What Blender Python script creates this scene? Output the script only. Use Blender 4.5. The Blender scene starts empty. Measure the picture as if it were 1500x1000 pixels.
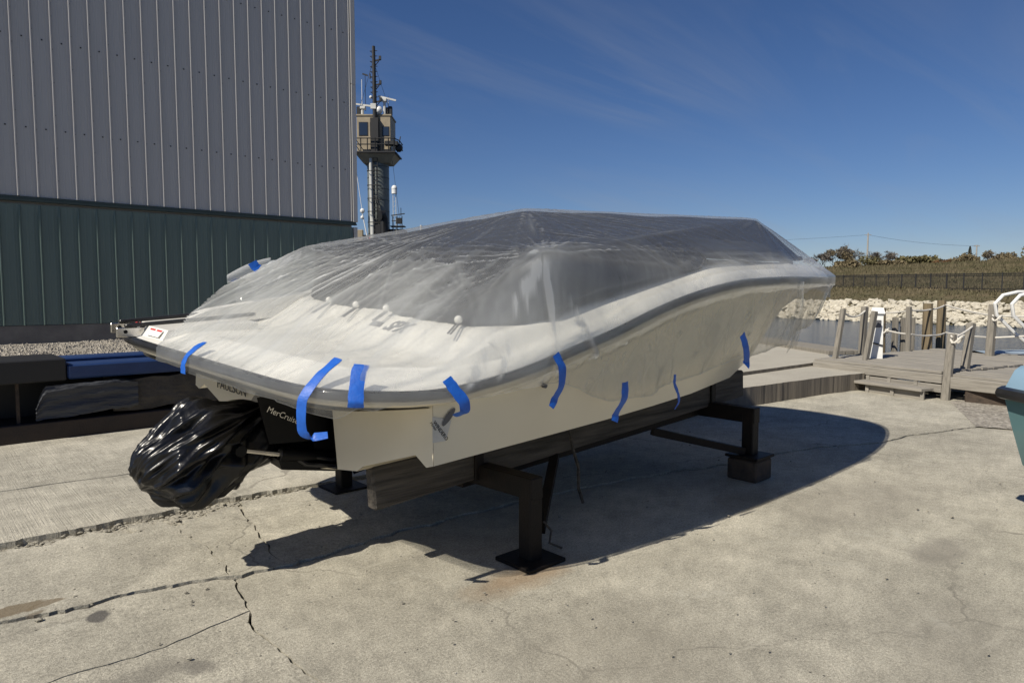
import bpy, bmesh, math, random
import numpy as np
from mathutils import Vector, Matrix, noise as mnoise
random.seed(7); rng = np.random.default_rng(7)
C = bpy.context.scene.collection
scn = bpy.context.scene
R = math.radians

# ------------------------------------------------------------------ camera, sky, sun, exposure
SUN_EL, SUN_AZ = 45.0, 181.8          # azimuth of the sun measured from +x (bow direction) counter-clockwise
cam = bpy.data.cameras.new('camera'); camo = bpy.data.objects.new('camera', cam); C.objects.link(camo)
camo.location = (0, 0, 1.6)
camo.rotation_euler = (R(90 - 4.15), 0, R(47.6 - 90))
cam.sensor_width = 36; cam.lens = 24; cam.clip_start = .05; cam.clip_end = 3000
scn.camera = camo
world = bpy.data.worlds.new('World'); scn.world = world; world.use_nodes = True
wn, wl = world.node_tree.nodes, world.node_tree.links
wn.clear()
w_out = wn.new('ShaderNodeOutputWorld'); w_bg = wn.new('ShaderNodeBackground')
sky = wn.new('ShaderNodeTexSky'); sky.sky_type = 'NISHITA'; sky.sun_disc = False
sky.sun_elevation = R(SUN_EL); sky.sun_rotation = R(90 - SUN_AZ) % (2 * math.pi)
sky.air_density = 1.0; sky.dust_density = 0.0; sky.ozone_density = 4.0
# thin cirrus: noise stretched along one direction of the sky
geo = wn.new('ShaderNodeTexCoord'); sep = wn.new('ShaderNodeSeparateXYZ'); wl.new(geo.outputs['Generated'], sep.inputs[0])
def wmath(op, a, b=None, clamp=False):
    n = wn.new('ShaderNodeMath'); n.operation = op; n.use_clamp = clamp
    for i, v in enumerate((a, b)):
        if v is None: continue
        if isinstance(v, (int, float)): n.inputs[i].default_value = v
        else: wl.new(v, n.inputs[i])
    return n.outputs[0]
zc = wmath('ADD', wmath('MAXIMUM', sep.outputs[2], 0.0), 0.12)
px_ = wmath('DIVIDE', sep.outputs[0], zc); py_ = wmath('DIVIDE', sep.outputs[1], zc)
cmb = wn.new('ShaderNodeCombineXYZ'); wl.new(px_, cmb.inputs[0]); wl.new(py_, cmb.inputs[1])
mp = wn.new('ShaderNodeMapping'); mp.inputs['Rotation'].default_value = (0, 0, R(28)); mp.inputs['Scale'].default_value = (0.4, 1.7, 1); mp.inputs['Location'].default_value = (3.3, 1.7, 0)
wl.new(cmb.outputs[0], mp.inputs[0])
n1 = wn.new('ShaderNodeTexNoise'); n1.inputs['Scale'].default_value = 1.3; n1.inputs['Detail'].default_value = 9; n1.inputs['Roughness'].default_value = .6; n1.inputs['Distortion'].default_value = .7
wl.new(mp.outputs[0], n1.inputs['Vector'])
n2 = wn.new('ShaderNodeTexNoise'); n2.inputs['Scale'].default_value = .55; n2.inputs['Detail'].default_value = 3
wl.new(cmb.outputs[0], n2.inputs['Vector'])
cl = wmath('MULTIPLY', wmath('MULTIPLY', wmath('SUBTRACT', n1.outputs[0], .46), 2.2, True), wmath('MULTIPLY', wmath('SUBTRACT', n2.outputs[0], .33), 2.6, True), True)
cl = wmath('MULTIPLY', cl, .60)
mixc = wn.new('ShaderNodeMixRGB'); mixc.inputs[2].default_value = (5.2, 5.6, 6.4, 1)
hsv = wn.new('ShaderNodeHueSaturation'); hsv.inputs['Saturation'].default_value = 1.12
wl.new(sky.outputs[0], hsv.inputs['Color'])
tint = wn.new('ShaderNodeMixRGB'); tint.blend_type = 'MULTIPLY'; tint.inputs[0].default_value = 1; tint.inputs[2].default_value = (.93, .95, 1.16, 1)
wl.new(hsv.outputs[0], tint.inputs[1])
wl.new(cl, mixc.inputs[0]); wl.new(tint.outputs[0], mixc.inputs[1])
wl.new(mixc.outputs[0], w_bg.inputs[0]); w_bg.inputs[1].default_value = 0.05
wl.new(w_bg.outputs[0], w_out.inputs[0])
sun = bpy.data.lights.new('sun', 'SUN'); sun.energy = 5.0; sun.angle = R(.5); sun.color = (1, .93, .80)
suno = bpy.data.objects.new('sun', sun); C.objects.link(suno)
_sd = Vector((math.cos(R(SUN_AZ)) * math.cos(R(SUN_EL)), math.sin(R(SUN_AZ)) * math.cos(R(SUN_EL)), math.sin(R(SUN_EL))))
suno.rotation_euler = _sd.to_track_quat('Z', 'Y').to_euler(); suno.location = (0, 0, 30)
scn.view_settings.view_transform = 'Standard'; scn.view_settings.look = 'None'
scn.view_settings.exposure = 0.18; scn.view_settings.gamma = 1; scn.view_settings.use_curve_mapping = False
scn.cycles.transparent_max_bounces = 24
scn.cycles.max_bounces = 8

# ------------------------------------------------------------------ materials
MATS = {}
def mat(name, col, rough=.6, metal=0., col2=None, scale=6., stretch=(1, 1, 1), bump=0., bscale=None, spec=.5, detail=6, coord='Object', speck=0., speck_scale=200., coat=0., contrast=1.6, bdist=.01):
    """principled with a two-tone noise, optional speckle and bump"""
    m = bpy.data.materials.new(name); m.use_nodes = True
    N, K = m.node_tree.nodes, m.node_tree.links
    p = N['Principled BSDF']
    p.inputs['Roughness'].default_value = rough; p.inputs['Metallic'].default_value = metal
    p.inputs['Specular IOR Level'].default_value = spec; p.inputs['Coat Weight'].default_value = coat
    tc = N.new('ShaderNodeTexCoord')
    src = tc.outputs['Object']
    if coord == 'World':
        g = N.new('ShaderNodeNewGeometry'); src = g.outputs['Position']
    else:
        oi = N.new('ShaderNodeObjectInfo'); vm = N.new('ShaderNodeVectorMath'); vm.operation = 'MULTIPLY_ADD'
        vm.inputs[1].default_value = (1, 1, 1)
        sc_ = N.new('ShaderNodeVectorMath'); sc_.operation = 'SCALE'; sc_.inputs[0].default_value = (37., 53., 71.)
        K.new(oi.outputs['Random'], sc_.inputs['Scale']); K.new(src, vm.inputs[0]); K.new(sc_.outputs[0], vm.inputs[2]); src = vm.outputs[0]
    mpn = N.new('ShaderNodeMapping'); mpn.inputs['Scale'].default_value = stretch; K.new(src, mpn.inputs[0])
    nz = N.new('ShaderNodeTexNoise'); nz.inputs['Scale'].default_value = scale; nz.inputs['Detail'].default_value = detail; nz.inputs['Roughness'].default_value = .62
    K.new(mpn.outputs[0], nz.inputs['Vector'])
    rp = N.new('ShaderNodeValToRGB'); rp.color_ramp.elements[0].position = max(0, .5 - .5 / contrast * .6); rp.color_ramp.elements[1].position = min(1, .5 + .5 / contrast * .6)
    c2 = col2 if col2 else tuple(c * .82 for c in col)
    rp.color_ramp.elements[0].color = (*c2, 1); rp.color_ramp.elements[1].color = (*col, 1)
    K.new(nz.outputs[0], rp.inputs[0]); colout = rp.outputs[0]
    if speck:
        ns = N.new('ShaderNodeTexNoise'); ns.inputs['Scale'].default_value = speck_scale; ns.inputs['Detail'].default_value = 2
        K.new(src, ns.inputs['Vector'])
        mr = N.new('ShaderNodeMapRange'); mr.inputs[1].default_value = .3; mr.inputs[2].default_value = .7; mr.inputs[3].default_value = 1 - speck; mr.inputs[4].default_value = 1 + speck
        K.new(ns.outputs[0], mr.inputs[0])
        mx = N.new('ShaderNodeMixRGB'); mx.blend_type = 'MULTIPLY'; mx.inputs[0].default_value = 1
        K.new(colout, mx.inputs[1]); K.new(mr.outputs[0], mx.inputs[2]); colout = mx.outputs[0]
    K.new(colout, p.inputs['Base Color'])
    if bump:
        nb = N.new('ShaderNodeTexNoise'); nb.inputs['Scale'].default_value = bscale or scale * 3; nb.inputs['Detail'].default_value = 5
        K.new(mpn.outputs[0], nb.inputs['Vector'])
        b = N.new('ShaderNodeBump'); b.inputs['Strength'].default_value = bump; b.inputs['Distance'].default_value = bdist
        K.new(nb.outputs[0], b.inputs['Height']); K.new(b.outputs[0], p.inputs['Normal'])
    MATS[name] = m
    return m

M_gel = mat('white_gelcoat', (.78, .76, .70), .28, col2=(.74, .72, .66), scale=3, spec=.5, coat=.3)
M_hull = mat('cream_hull_gelcoat', (.70, .635, .485), .22, col2=(.665, .60, .455), scale=2, coat=.25)
M_black = mat('black_rubber', (.012, .012, .013), .32, col2=(.02, .02, .022), scale=9)
M_dark = mat('black_drive_paint_and_shade', (.004, .004, .0045), .5, scale=12, spec=.2)  # drive paint; also paints shade in the transom recess and pad gap
M_canvas = mat('dark_canvas', (.020, .022, .027), .85, col2=(.015, .016, .020), scale=4)
M_chrome = mat('stainless_steel', (.62, .60, .56), .22, 1., col2=(.5, .48, .45), scale=20)
M_steel = mat('black_painted_steel', (.009, .0085, .0085), .55, col2=(.017, .013, .011), scale=7, bump=.3, bscale=60, spec=.18)
M_rust = mat('dark_rusty_steel', (.020, .014, .011), .7, col2=(.035, .022, .015), scale=5, bump=.4, bscale=50)
M_bunk = mat('old_black_timber', (.11, .097, .082), .9, col2=(.018, .016, .014), scale=3, stretch=(.6, 9, 9), bump=.9, bscale=5, bdist=.02, contrast=1.3)
M_block = mat('dark_timber_block', (.085, .06, .042), .85, col2=(.03, .022, .017), scale=9, bump=.5)
M_tape = mat('blue_masking_tape', (.010, .115, .52), .5, col2=(.008, .085, .42), scale=30, bump=.35, bscale=90, bdist=.004)
M_wood = mat('weathered_grey_wood', (.33, .305, .265), .9, col2=(.17, .157, .135), scale=3.2, stretch=(14, .7, 14), bump=.7, bscale=6, bdist=.01, contrast=1.1)
M_post = mat('grey_wood_post', (.29, .265, .225), .9, col2=(.12, .11, .094), scale=3.0, stretch=(14, 14, .6), bump=.8, bscale=5, bdist=.01, contrast=1.1)
M_pile = mat('brown_wood_pile', (.24, .185, .11), .9, col2=(.10, .08, .052), scale=2.5, stretch=(12, 12, .7), bump=.7, bscale=5, contrast=1.2)
M_wpaint = mat('white_plastic_housing', (.78, .78, .76), .45, scale=5)
M_rope = mat('white_rope', (.72, .69, .62), .9, col2=(.5, .47, .42), scale=60)
M_ivory = mat('ivory_wall_steel', (.44, .432, .42), .45, col2=(.405, .397, .385), scale=.9, stretch=(3, 3, .22), coat=.15, contrast=1.2)
M_green = mat('green_wall_steel', (.105, .150, .128), .44, col2=(.088, .128, .11), scale=1.2, stretch=(3, 3, .25), coat=.12, spec=.7)
M_green.node_tree.nodes['Principled BSDF'].inputs['Coat Roughness'].default_value = .42
M_flash = mat('dark_green_flashing', (.035, .055, .05), .5, scale=4)
M_found = mat('grey_foundation_concrete', (.20, .185, .165), .9, col2=(.12, .11, .10), scale=2.2, bump=.5, bscale=20)
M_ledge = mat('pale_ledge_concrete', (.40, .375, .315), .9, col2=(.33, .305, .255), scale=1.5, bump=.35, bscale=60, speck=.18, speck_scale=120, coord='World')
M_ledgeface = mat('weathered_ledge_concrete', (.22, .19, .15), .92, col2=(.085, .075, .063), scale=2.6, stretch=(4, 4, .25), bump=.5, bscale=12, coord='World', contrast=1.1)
M_sticker = mat('clear_decal', (.55, .54, .50), .35, scale=10)
M_ink = mat('dark_print', (.012, .012, .014), .5, scale=10)
M_greyink = mat('grey_print', (.10, .10, .11), .5, scale=10)
M_badge = mat('silver_grey_badge', (.17, .17, .18), .4, scale=10)
M_red = mat('red_print', (.55, .03, .03), .5, scale=10)
M_ball = mat('white_tie_ball', (.8, .78, .72), .4, scale=10)
M_teal = mat('teal_hull_paint', (.12, .225, .24), .3, col2=(.105, .205, .22), scale=3, coat=.3)
M_ltblue = mat('pale_blue_deck_paint', (.22, .34, .45), .35, col2=(.20, .315, .42), scale=3, coat=.2)
M_bluebeam = mat('blue_beam_paint', (.010, .036, .125), .5, col2=(.008, .027, .095), scale=2.5, bump=.15, bscale=30)
M_rag = mat('torn_grey_sheet', (.060, .064, .074), .75, col2=(.036, .038, .045), scale=3, stretch=(1, 1, 5), bump=.8, bscale=9, bdist=.03)
M_cblock = mat('cracked_dark_concrete', (.075, .066, .056), .92, col2=(.03, .027, .024), scale=2.6, bump=.8, bscale=14, bdist=.03)
M_dirt = mat('dark_joint_dirt', (.035, .031, .026), 1., scale=20, coord='World')
M_gravel = mat('pale_gravel', (.42, .385, .33), .95, col2=(.20, .18, .15), scale=9, bump=1., bscale=26, bdist=.05, coord='World', speck=.4, speck_scale=30)
M_chip = mat('broken_concrete_chips', (.36, .335, .27), .95, col2=(.20, .185, .155), scale=22, bump=.6, bscale=70, contrast=1.2, coord='World')
M_stone = mat('limestone_riprap', (.55, .51, .42), .92, col2=(.38, .345, .275), scale=1.4, bump=.7, bscale=3, bdist=.06)
M_iron = mat('black_iron_fence', (.012, .012, .013), .6, scale=5)
M_bark = mat('grey_bark', (.17, .15, .13), .95, col2=(.08, .07, .06), scale=3)
M_twig = mat('bare_twigs', (.20, .175, .15), .95, col2=(.15, .13, .11), scale=1)
M_budleaf = mat('brown_budding_leaves', (.18, .145, .08), .9, col2=(.13, .105, .06), scale=1)
M_olive = mat('olive_leaves', (.13, .115, .05), .9, col2=(.09, .08, .036), scale=1)
M_rustleaf = mat('orange_brown_leaves', (.17, .085, .032), .9, col2=(.11, .06, .028), scale=1)
M_conif = mat('dark_conifer_needles', (.035, .045, .026), .9, scale=1)
M_tan = mat('tan_cabin_paint', (.33, .275, .19), .6, col2=(.24, .20, .14), scale=2)
M_glassd = mat('dark_window_glass', (.02, .03, .05), .08, spec=.8, scale=1)
M_colm = mat('grey_green_column_steel', (.15, .165, .16), .5, col2=(.10, .115, .11), scale=1.5, bump=.2)
M_colsil = mat('silver_pipe', (.6, .6, .57), .4, col2=(.5, .5, .47), scale=2)
M_blacks = mat('black_ship_steel', (.011, .011, .012), .55, scale=2)
M_utility = mat('pale_utility_pole_wood', (.35, .33, .30), .9, scale=2)

def gnoise(N, K, vec, scale, detail=4, rough=.55, dist=0.):
    n = N.new('ShaderNodeTexNoise'); n.inputs['Scale'].default_value = scale; n.inputs['Detail'].default_value = detail
    n.inputs['Roughness'].default_value = rough; n.inputs['Distortion'].default_value = dist; K.new(vec, n.inputs['Vector'])
    return n.outputs[0]
def gmap(N, K, v, a, b, c, d):
    n = N.new('ShaderNodeMapRange'); n.inputs[1].default_value = a; n.inputs[2].default_value = b; n.inputs[3].default_value = c; n.inputs[4].default_value = d
    K.new(v, n.inputs[0]); return n.outputs[0]
def gmul(N, K, colr, fac):
    n = N.new('ShaderNodeMixRGB'); n.blend_type = 'MULTIPLY'; n.inputs[0].default_value = 1; K.new(colr, n.inputs[1]); K.new(fac, n.inputs[2]); return n.outputs[0]
def gmix(N, K, fac, a, b):
    n = N.new('ShaderNodeMixRGB')
    K.new(fac, n.inputs[0])
    for i, v in ((1, a), (2, b)):
        if isinstance(v, tuple): n.inputs[i].default_value = (*v, 1)
        else: K.new(v, n.inputs[i])
    return n.outputs[0]
def gmath(N, K, op, a, b):
    n = N.new('ShaderNodeMath'); n.operation = op; n.use_clamp = False
    for i, v in enumerate((a, b)):
        if isinstance(v, (int, float)): n.inputs[i].default_value = v
        else: K.new(v, n.inputs[i])
    return n.outputs[0]

def concrete_mat(name, base, broom=False):
    m = bpy.data.materials.new(name); m.use_nodes = True
    N, K = m.node_tree.nodes, m.node_tree.links; p = N['Principled BSDF']
    g = N.new('ShaderNodeNewGeometry'); P = g.outputs['Position']
    big = gnoise(N, K, P, .55, 5, .6); med = gnoise(N, K, P, 3.2, 6, .65); fin = gnoise(N, K, P, 70, 4, .75); mid2 = gnoise(N, K, P, 13, 5, .7); gr = gnoise(N, K, P, 190, 2, .7)
    mpn = N.new('ShaderNodeMapping'); mpn.inputs['Scale'].default_value = (.5, 3.2, 1); mpn.inputs['Rotation'].default_value = (0, 0, R(-24)); K.new(P, mpn.inputs[0])
    scr = gnoise(N, K, mpn.outputs[0], 4.5, 7, .72, .6)
    rgb = N.new('ShaderNodeRGB'); rgb.outputs[0].default_value = (*base, 1)
    c = gmul(N, K, rgb.outputs[0], gmap(N, K, big, .3, .7, .74, 1.2))
    c = gmul(N, K, c, gmap(N, K, med, .3, .7, .78, 1.18))
    c = gmul(N, K, c, gmap(N, K, fin, .33, .67, .70, 1.28))
    c = gmul(N, K, c, gmap(N, K, gr, .32, .68, .66, 1.34))
    c = gmul(N, K, c, gmap(N, K, mid2, .3, .7, .85, 1.14))
    # pale scuffs and whitish scratches
    sc = gmap(N, K, scr, .58, .72, 0., .5)
    c = gmix(N, K, sc, c, (.52, .49, .41))
    # pale worn patches and hairline cracks
    pat = gmap(N, K, gnoise(N, K, P, 1.5, 8, .75, .5), .58, .66, 0., .45)
    c = gmix(N, K, pat, c, (.47, .45, .385))
    wh = N.new('ShaderNodeTexNoise'); wh.inputs['Scale'].default_value = 2.5; wh.inputs['Detail'].default_value = 6; K.new(P, wh.inputs['Vector'])
    wa = N.new('ShaderNodeVectorMath'); wa.operation = 'MULTIPLY_ADD'; wa.inputs[1].default_value = (.55, .55, 0); K.new(wh.outputs['Color'], wa.inputs[0]); K.new(P, wa.inputs[2])
    vh = N.new('ShaderNodeTexVoronoi'); vh.feature = 'DISTANCE_TO_EDGE'; vh.inputs['Scale'].default_value = .42; K.new(wa.outputs[0], vh.inputs['Vector'])
    hair = gmath(N, K, 'MULTIPLY', gmap(N, K, vh.outputs['Distance'], .0015, .005, 1., 0.), gmap(N, K, gnoise(N, K, P, .8, 3), .47, .57, 0., .5))
    c = gmix(N, K, hair, c, (.10, .092, .078))
    # small black pits and pebbles
    v = N.new('ShaderNodeTexVoronoi'); v.inputs['Scale'].default_value = 13; v.inputs['Randomness'].default_value = 1; K.new(P, v.inputs['Vector'])
    pit = gmap(N, K, v.outputs['Distance'], .05, .085, 1., 0.)
    pm = gmap(N, K, gnoise(N, K, P, 2.2, 2), .46, .54, 0, .9)
    pit = gmath(N, K, 'MULTIPLY', pit, pm)
    c = gmix(N, K, pit, c, (.06, .055, .05))
    if not broom:
        # stains: (x, y, rx, ry, colour, strength)
        warp = N.new('ShaderNodeTexNoise'); warp.inputs['Scale'].default_value = 6; warp.inputs['Detail'].default_value = 4; K.new(P, warp.inputs['Vector'])
        wv = N.new('ShaderNodeVectorMath'); wv.operation = 'MULTIPLY_ADD'; wv.inputs[1].default_value = (.16, .16, 0); wv.inputs[2].default_value = (-.08, -.08, 0)
        K.new(warp.outputs['Color'], wv.inputs[0])
        pw = N.new('ShaderNodeVectorMath'); pw.operation = 'ADD'; K.new(P, pw.inputs[0]); K.new(wv.outputs[0], pw.inputs[1])
        for sx, sy, rx, ry, sc_, st, ed in ((.33, 4.14, .20, .055, (.16, .125, .08), .85, .25), (.52, 4.10, .10, .03, (.16, .125, .08), .8, .3), (.46, 4.02, .05, .02, (.15, .12, .085), .7, .4), (.70, 3.79, .045, .06, (.075, .07, .068), .85, .4),
                                           (.72, 3.05, .20, .10, (.15, .14, .12), .55, .9), (.90, 2.98, .06, .06, (.14, .13, .115), .6, .7), (4.74, 1.25, .28, .13, (.19, .175, .15), .6, .7), (4.72, 2.6, .3, .16, (.2, .16, .10), .35, .9), (.15, 2.95, .3, .25, (.15, .14, .12), .6, .9),
                                           (3.6, .9, .5, .25, (.2, .185, .155), .35, 1.), (2.3, 1.8, .5, .4, (.21, .19, .15), .35, 1.), (7.6, .9, .8, .3, (.2, .185, .155), .4, 1.), (5.5, 2., .8, .35, (.21, .19, .16), .35, 1.), (2.6, 2.72, .35, .12, (.26, .165, .085), .55, 1.)):
            a = N.new('ShaderNodeVectorMath'); a.operation = 'SUBTRACT'; K.new(pw.outputs[0], a.inputs[0]); a.inputs[1].default_value = (sx, sy, 0)
            b = N.new('ShaderNodeVectorMath'); b.operation = 'MULTIPLY'; K.new(a.outputs[0], b.inputs[0]); b.inputs[1].default_value = (1 / rx, 1 / ry, 0)
            l = N.new('ShaderNodeVectorMath'); l.operation = 'LENGTH'; K.new(b.outputs[0], l.inputs[0])
            c = gmix(N, K, gmap(N, K, l.outputs['Value'], 1 - ed * .5, 1 + ed * .5, st, 0.), c, sc_)
    K.new(c, p.inputs['Base Color']); p.inputs['Roughness'].default_value = .9; p.inputs['Specular IOR Level'].default_value = .3
    h = gmath(N, K, 'ADD', gmath(N, K, 'MULTIPLY', fin, .6), gmath(N, K, 'MULTIPLY', gr, .35))
    h = gmath(N, K, 'SUBTRACT', h, gmath(N, K, 'MULTIPLY', pit, .6))
    if broom:
        mb = N.new('ShaderNodeMapping'); mb.inputs['Scale'].default_value = (60, 1.2, 1); K.new(P, mb.inputs[0])
        br = gnoise(N, K, mb.outputs[0], 1.6, 3, .6)
        h = gmath(N, K, 'ADD', h, gmath(N, K, 'MULTIPLY', br, .8))
        c2 = gmul(N, K, c, gmap(N, K, br, .3, .7, .90, 1.08)); K.new(c2, p.inputs['Base Color'])
    bp = N.new('ShaderNodeBump'); bp.inputs['Strength'].default_value = .7; bp.inputs['Distance'].default_value = .012; K.new(h, bp.inputs['Height'])
    b2 = N.new('ShaderNodeBump'); b2.inputs['Strength'].default_value = .18; b2.inputs['Distance'].default_value = .06; K.new(med, b2.inputs['Height']); K.new(bp.outputs[0], b2.inputs['Normal'])
    K.new(b2.outputs[0], p.inputs['Normal'])
    return m
M_conc = concrete_mat('worn_yard_concrete', (.395, .37, .305))
M_broom = concrete_mat('brushed_pale_concrete', (.425, .398, .33), True)

def film_mat(name='clear_plastic_film', c0=.12):
    m = bpy.data.materials.new(name); m.use_nodes = True
    N, K = m.node_tree.nodes, m.node_tree.links; N.clear()
    out = N.new('ShaderNodeOutputMaterial')
    tr = N.new('ShaderNodeBsdfTransparent'); tr.inputs[0].default_value = (.97, .97, .96, 1)
    df = N.new('ShaderNodeBsdfDiffuse'); df.inputs[0].default_value = (.72, .77, .84, 1)
    tl = N.new('ShaderNodeBsdfTranslucent'); tl.inputs[0].default_value = (.78, .80, .82, 1)
    gl = N.new('ShaderNodeBsdfGlossy'); gl.inputs['Roughness'].default_value = .12
    g = N.new('ShaderNodeTexCoord'); P = g.outputs['Object']
    nb = gnoise(N, K, P, 9, 6, .6, .4); nf = gnoise(N, K, P, 46, 3, .6)
    mpn = N.new('ShaderNodeMapping'); mpn.inputs['Scale'].default_value = (1.2, 9, 5); K.new(P, mpn.inputs[0]); ns = gnoise(N, K, mpn.outputs[0], 2.6, 5, .6)
    h = gmath(N, K, 'ADD', gmath(N, K, 'MULTIPLY', nb, .5), gmath(N, K, 'MULTIPLY', nf, .04))
    bp = N.new('ShaderNodeBump'); bp.inputs['Strength'].default_value = .34; bp.inputs['Distance'].default_value = .03; K.new(h, bp.inputs['Height'])
    for s in (df, tl, gl): K.new(bp.outputs[0], s.inputs['Normal'])
    lw = N.new('ShaderNodeLayerWeight'); lw.inputs[0].default_value = .45; K.new(bp.outputs[0], lw.inputs['Normal'])
    cov = gmath(N, K, 'ADD', c0, gmath(N, K, 'MULTIPLY', gmath(N, K, 'POWER', lw.outputs['Facing'], 2.2), .32))
    cov = gmath(N, K, 'ADD', cov, gmap(N, K, nb, .35, .7, -.02, .03))
    at = N.new('ShaderNodeAttribute'); at.attribute_name = 'fold'
    cov = gmath(N, K, 'MINIMUM', gmath(N, K, 'ADD', cov, gmath(N, K, 'MULTIPLY', at.outputs['Fac'], .42)), .9)
    m1 = N.new('ShaderNodeMixShader'); m1.inputs[0].default_value = .90; K.new(df.outputs[0], m1.inputs[1]); K.new(tl.outputs[0], m1.inputs[2])
    m2 = N.new('ShaderNodeMixShader'); K.new(cov, m2.inputs[0]); K.new(tr.outputs[0], m2.inputs[1]); K.new(m1.outputs[0], m2.inputs[2])
    fz_ = gmath(N, K, 'ADD', .04, gmath(N, K, 'MULTIPLY', gmath(N, K, 'POWER', lw.outputs['Facing'], 4.0), .42))
    m3 = N.new('ShaderNodeMixShader'); K.new(fz_, m3.inputs[0]); K.new(m2.outputs[0], m3.inputs[1]); K.new(gl.outputs[0], m3.inputs[2])
    K.new(m3.outputs[0], out.inputs[0])
    return m
M_film = film_mat(); M_film2 = film_mat('layered_plastic_film', .38); M_film3 = film_mat('hanging_plastic_film', .22)

def bag_mat():
    m = bpy.data.materials.new('glossy_black_bag'); m.use_nodes = True
    N, K = m.node_tree.nodes, m.node_tree.links; p = N['Principled BSDF']
    p.inputs['Base Color'].default_value = (.006, .006, .007, 1); p.inputs['Roughness'].default_value = .28; p.inputs['Specular IOR Level'].default_value = .45
    g = N.new('ShaderNodeTexCoord'); h = gnoise(N, K, g.outputs['Object'], 13, 3, .5, .8)
    b = N.new('ShaderNodeBump'); b.inputs['Strength'].default_value = .16; b.inputs['Distance'].default_value = .03; K.new(h, b.inputs['Height']); K.new(b.outputs[0], p.inputs['Normal'])
    return m
M_bag = bag_mat()

def water_mat():
    m = bpy.data.materials.new('harbour_water'); m.use_nodes = True
    N, K = m.node_tree.nodes, m.node_tree.links; p = N['Principled BSDF']
    p.inputs['Base Color'].default_value = (.035, .055, .085, 1); p.inputs['Roughness'].default_value = .12; p.inputs['IOR'].default_value = 1.33
    g = N.new('ShaderNodeNewGeometry'); mpn = N.new('ShaderNodeMapping'); mpn.inputs['Scale'].default_value = (1.8, .8, 1); mpn.inputs['Rotation'].default_value = (0, 0, R(-15)); K.new(g.outputs['Position'], mpn.inputs[0])
    h = gmath(N, K, 'ADD', gnoise(N, K, mpn.outputs[0], 1.6, 5, .6), gmath(N, K, 'MULTIPLY', gnoise(N, K, mpn.outputs[0], .35, 3), .8))
    b = N.new('ShaderNodeBump'); b.inputs['Strength'].default_value = 1.; b.inputs['Distance'].default_value = .35; K.new(h, b.inputs['Height']); K.new(b.outputs[0], p.inputs['Normal'])
    return m
M_water = water_mat()
def grass_mat(name, a, b_, sc=.35):
    m = bpy.data.materials.new(name); m.use_nodes = True
    N, K = m.node_tree.nodes, m.node_tree.links; p = N['Principled BSDF']; p.inputs['Roughness'].default_value = 1.; p.inputs['Specular IOR Level'].default_value = .1
    g = N.new('ShaderNodeNewGeometry'); P = g.outputs['Position']
    n = gnoise(N, K, P, sc, 7, .65); f = gnoise(N, K, P, 2.4, 5, .7)
    c = gmix(N, K, gmap(N, K, n, .38, .62, 0, 1), a, b_)
    c = gmul(N, K, c, gmap(N, K, f, .3, .7, .65, 1.35))
    K.new(c, p.inputs['Base Color']); return m
M_grass = grass_mat('dry_bank_grass', (.125, .102, .062), (.074, .07, .036))
M_blade = grass_mat('dry_grass_blades', (.155, .128, .082), (.088, .082, .046), .22)

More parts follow.
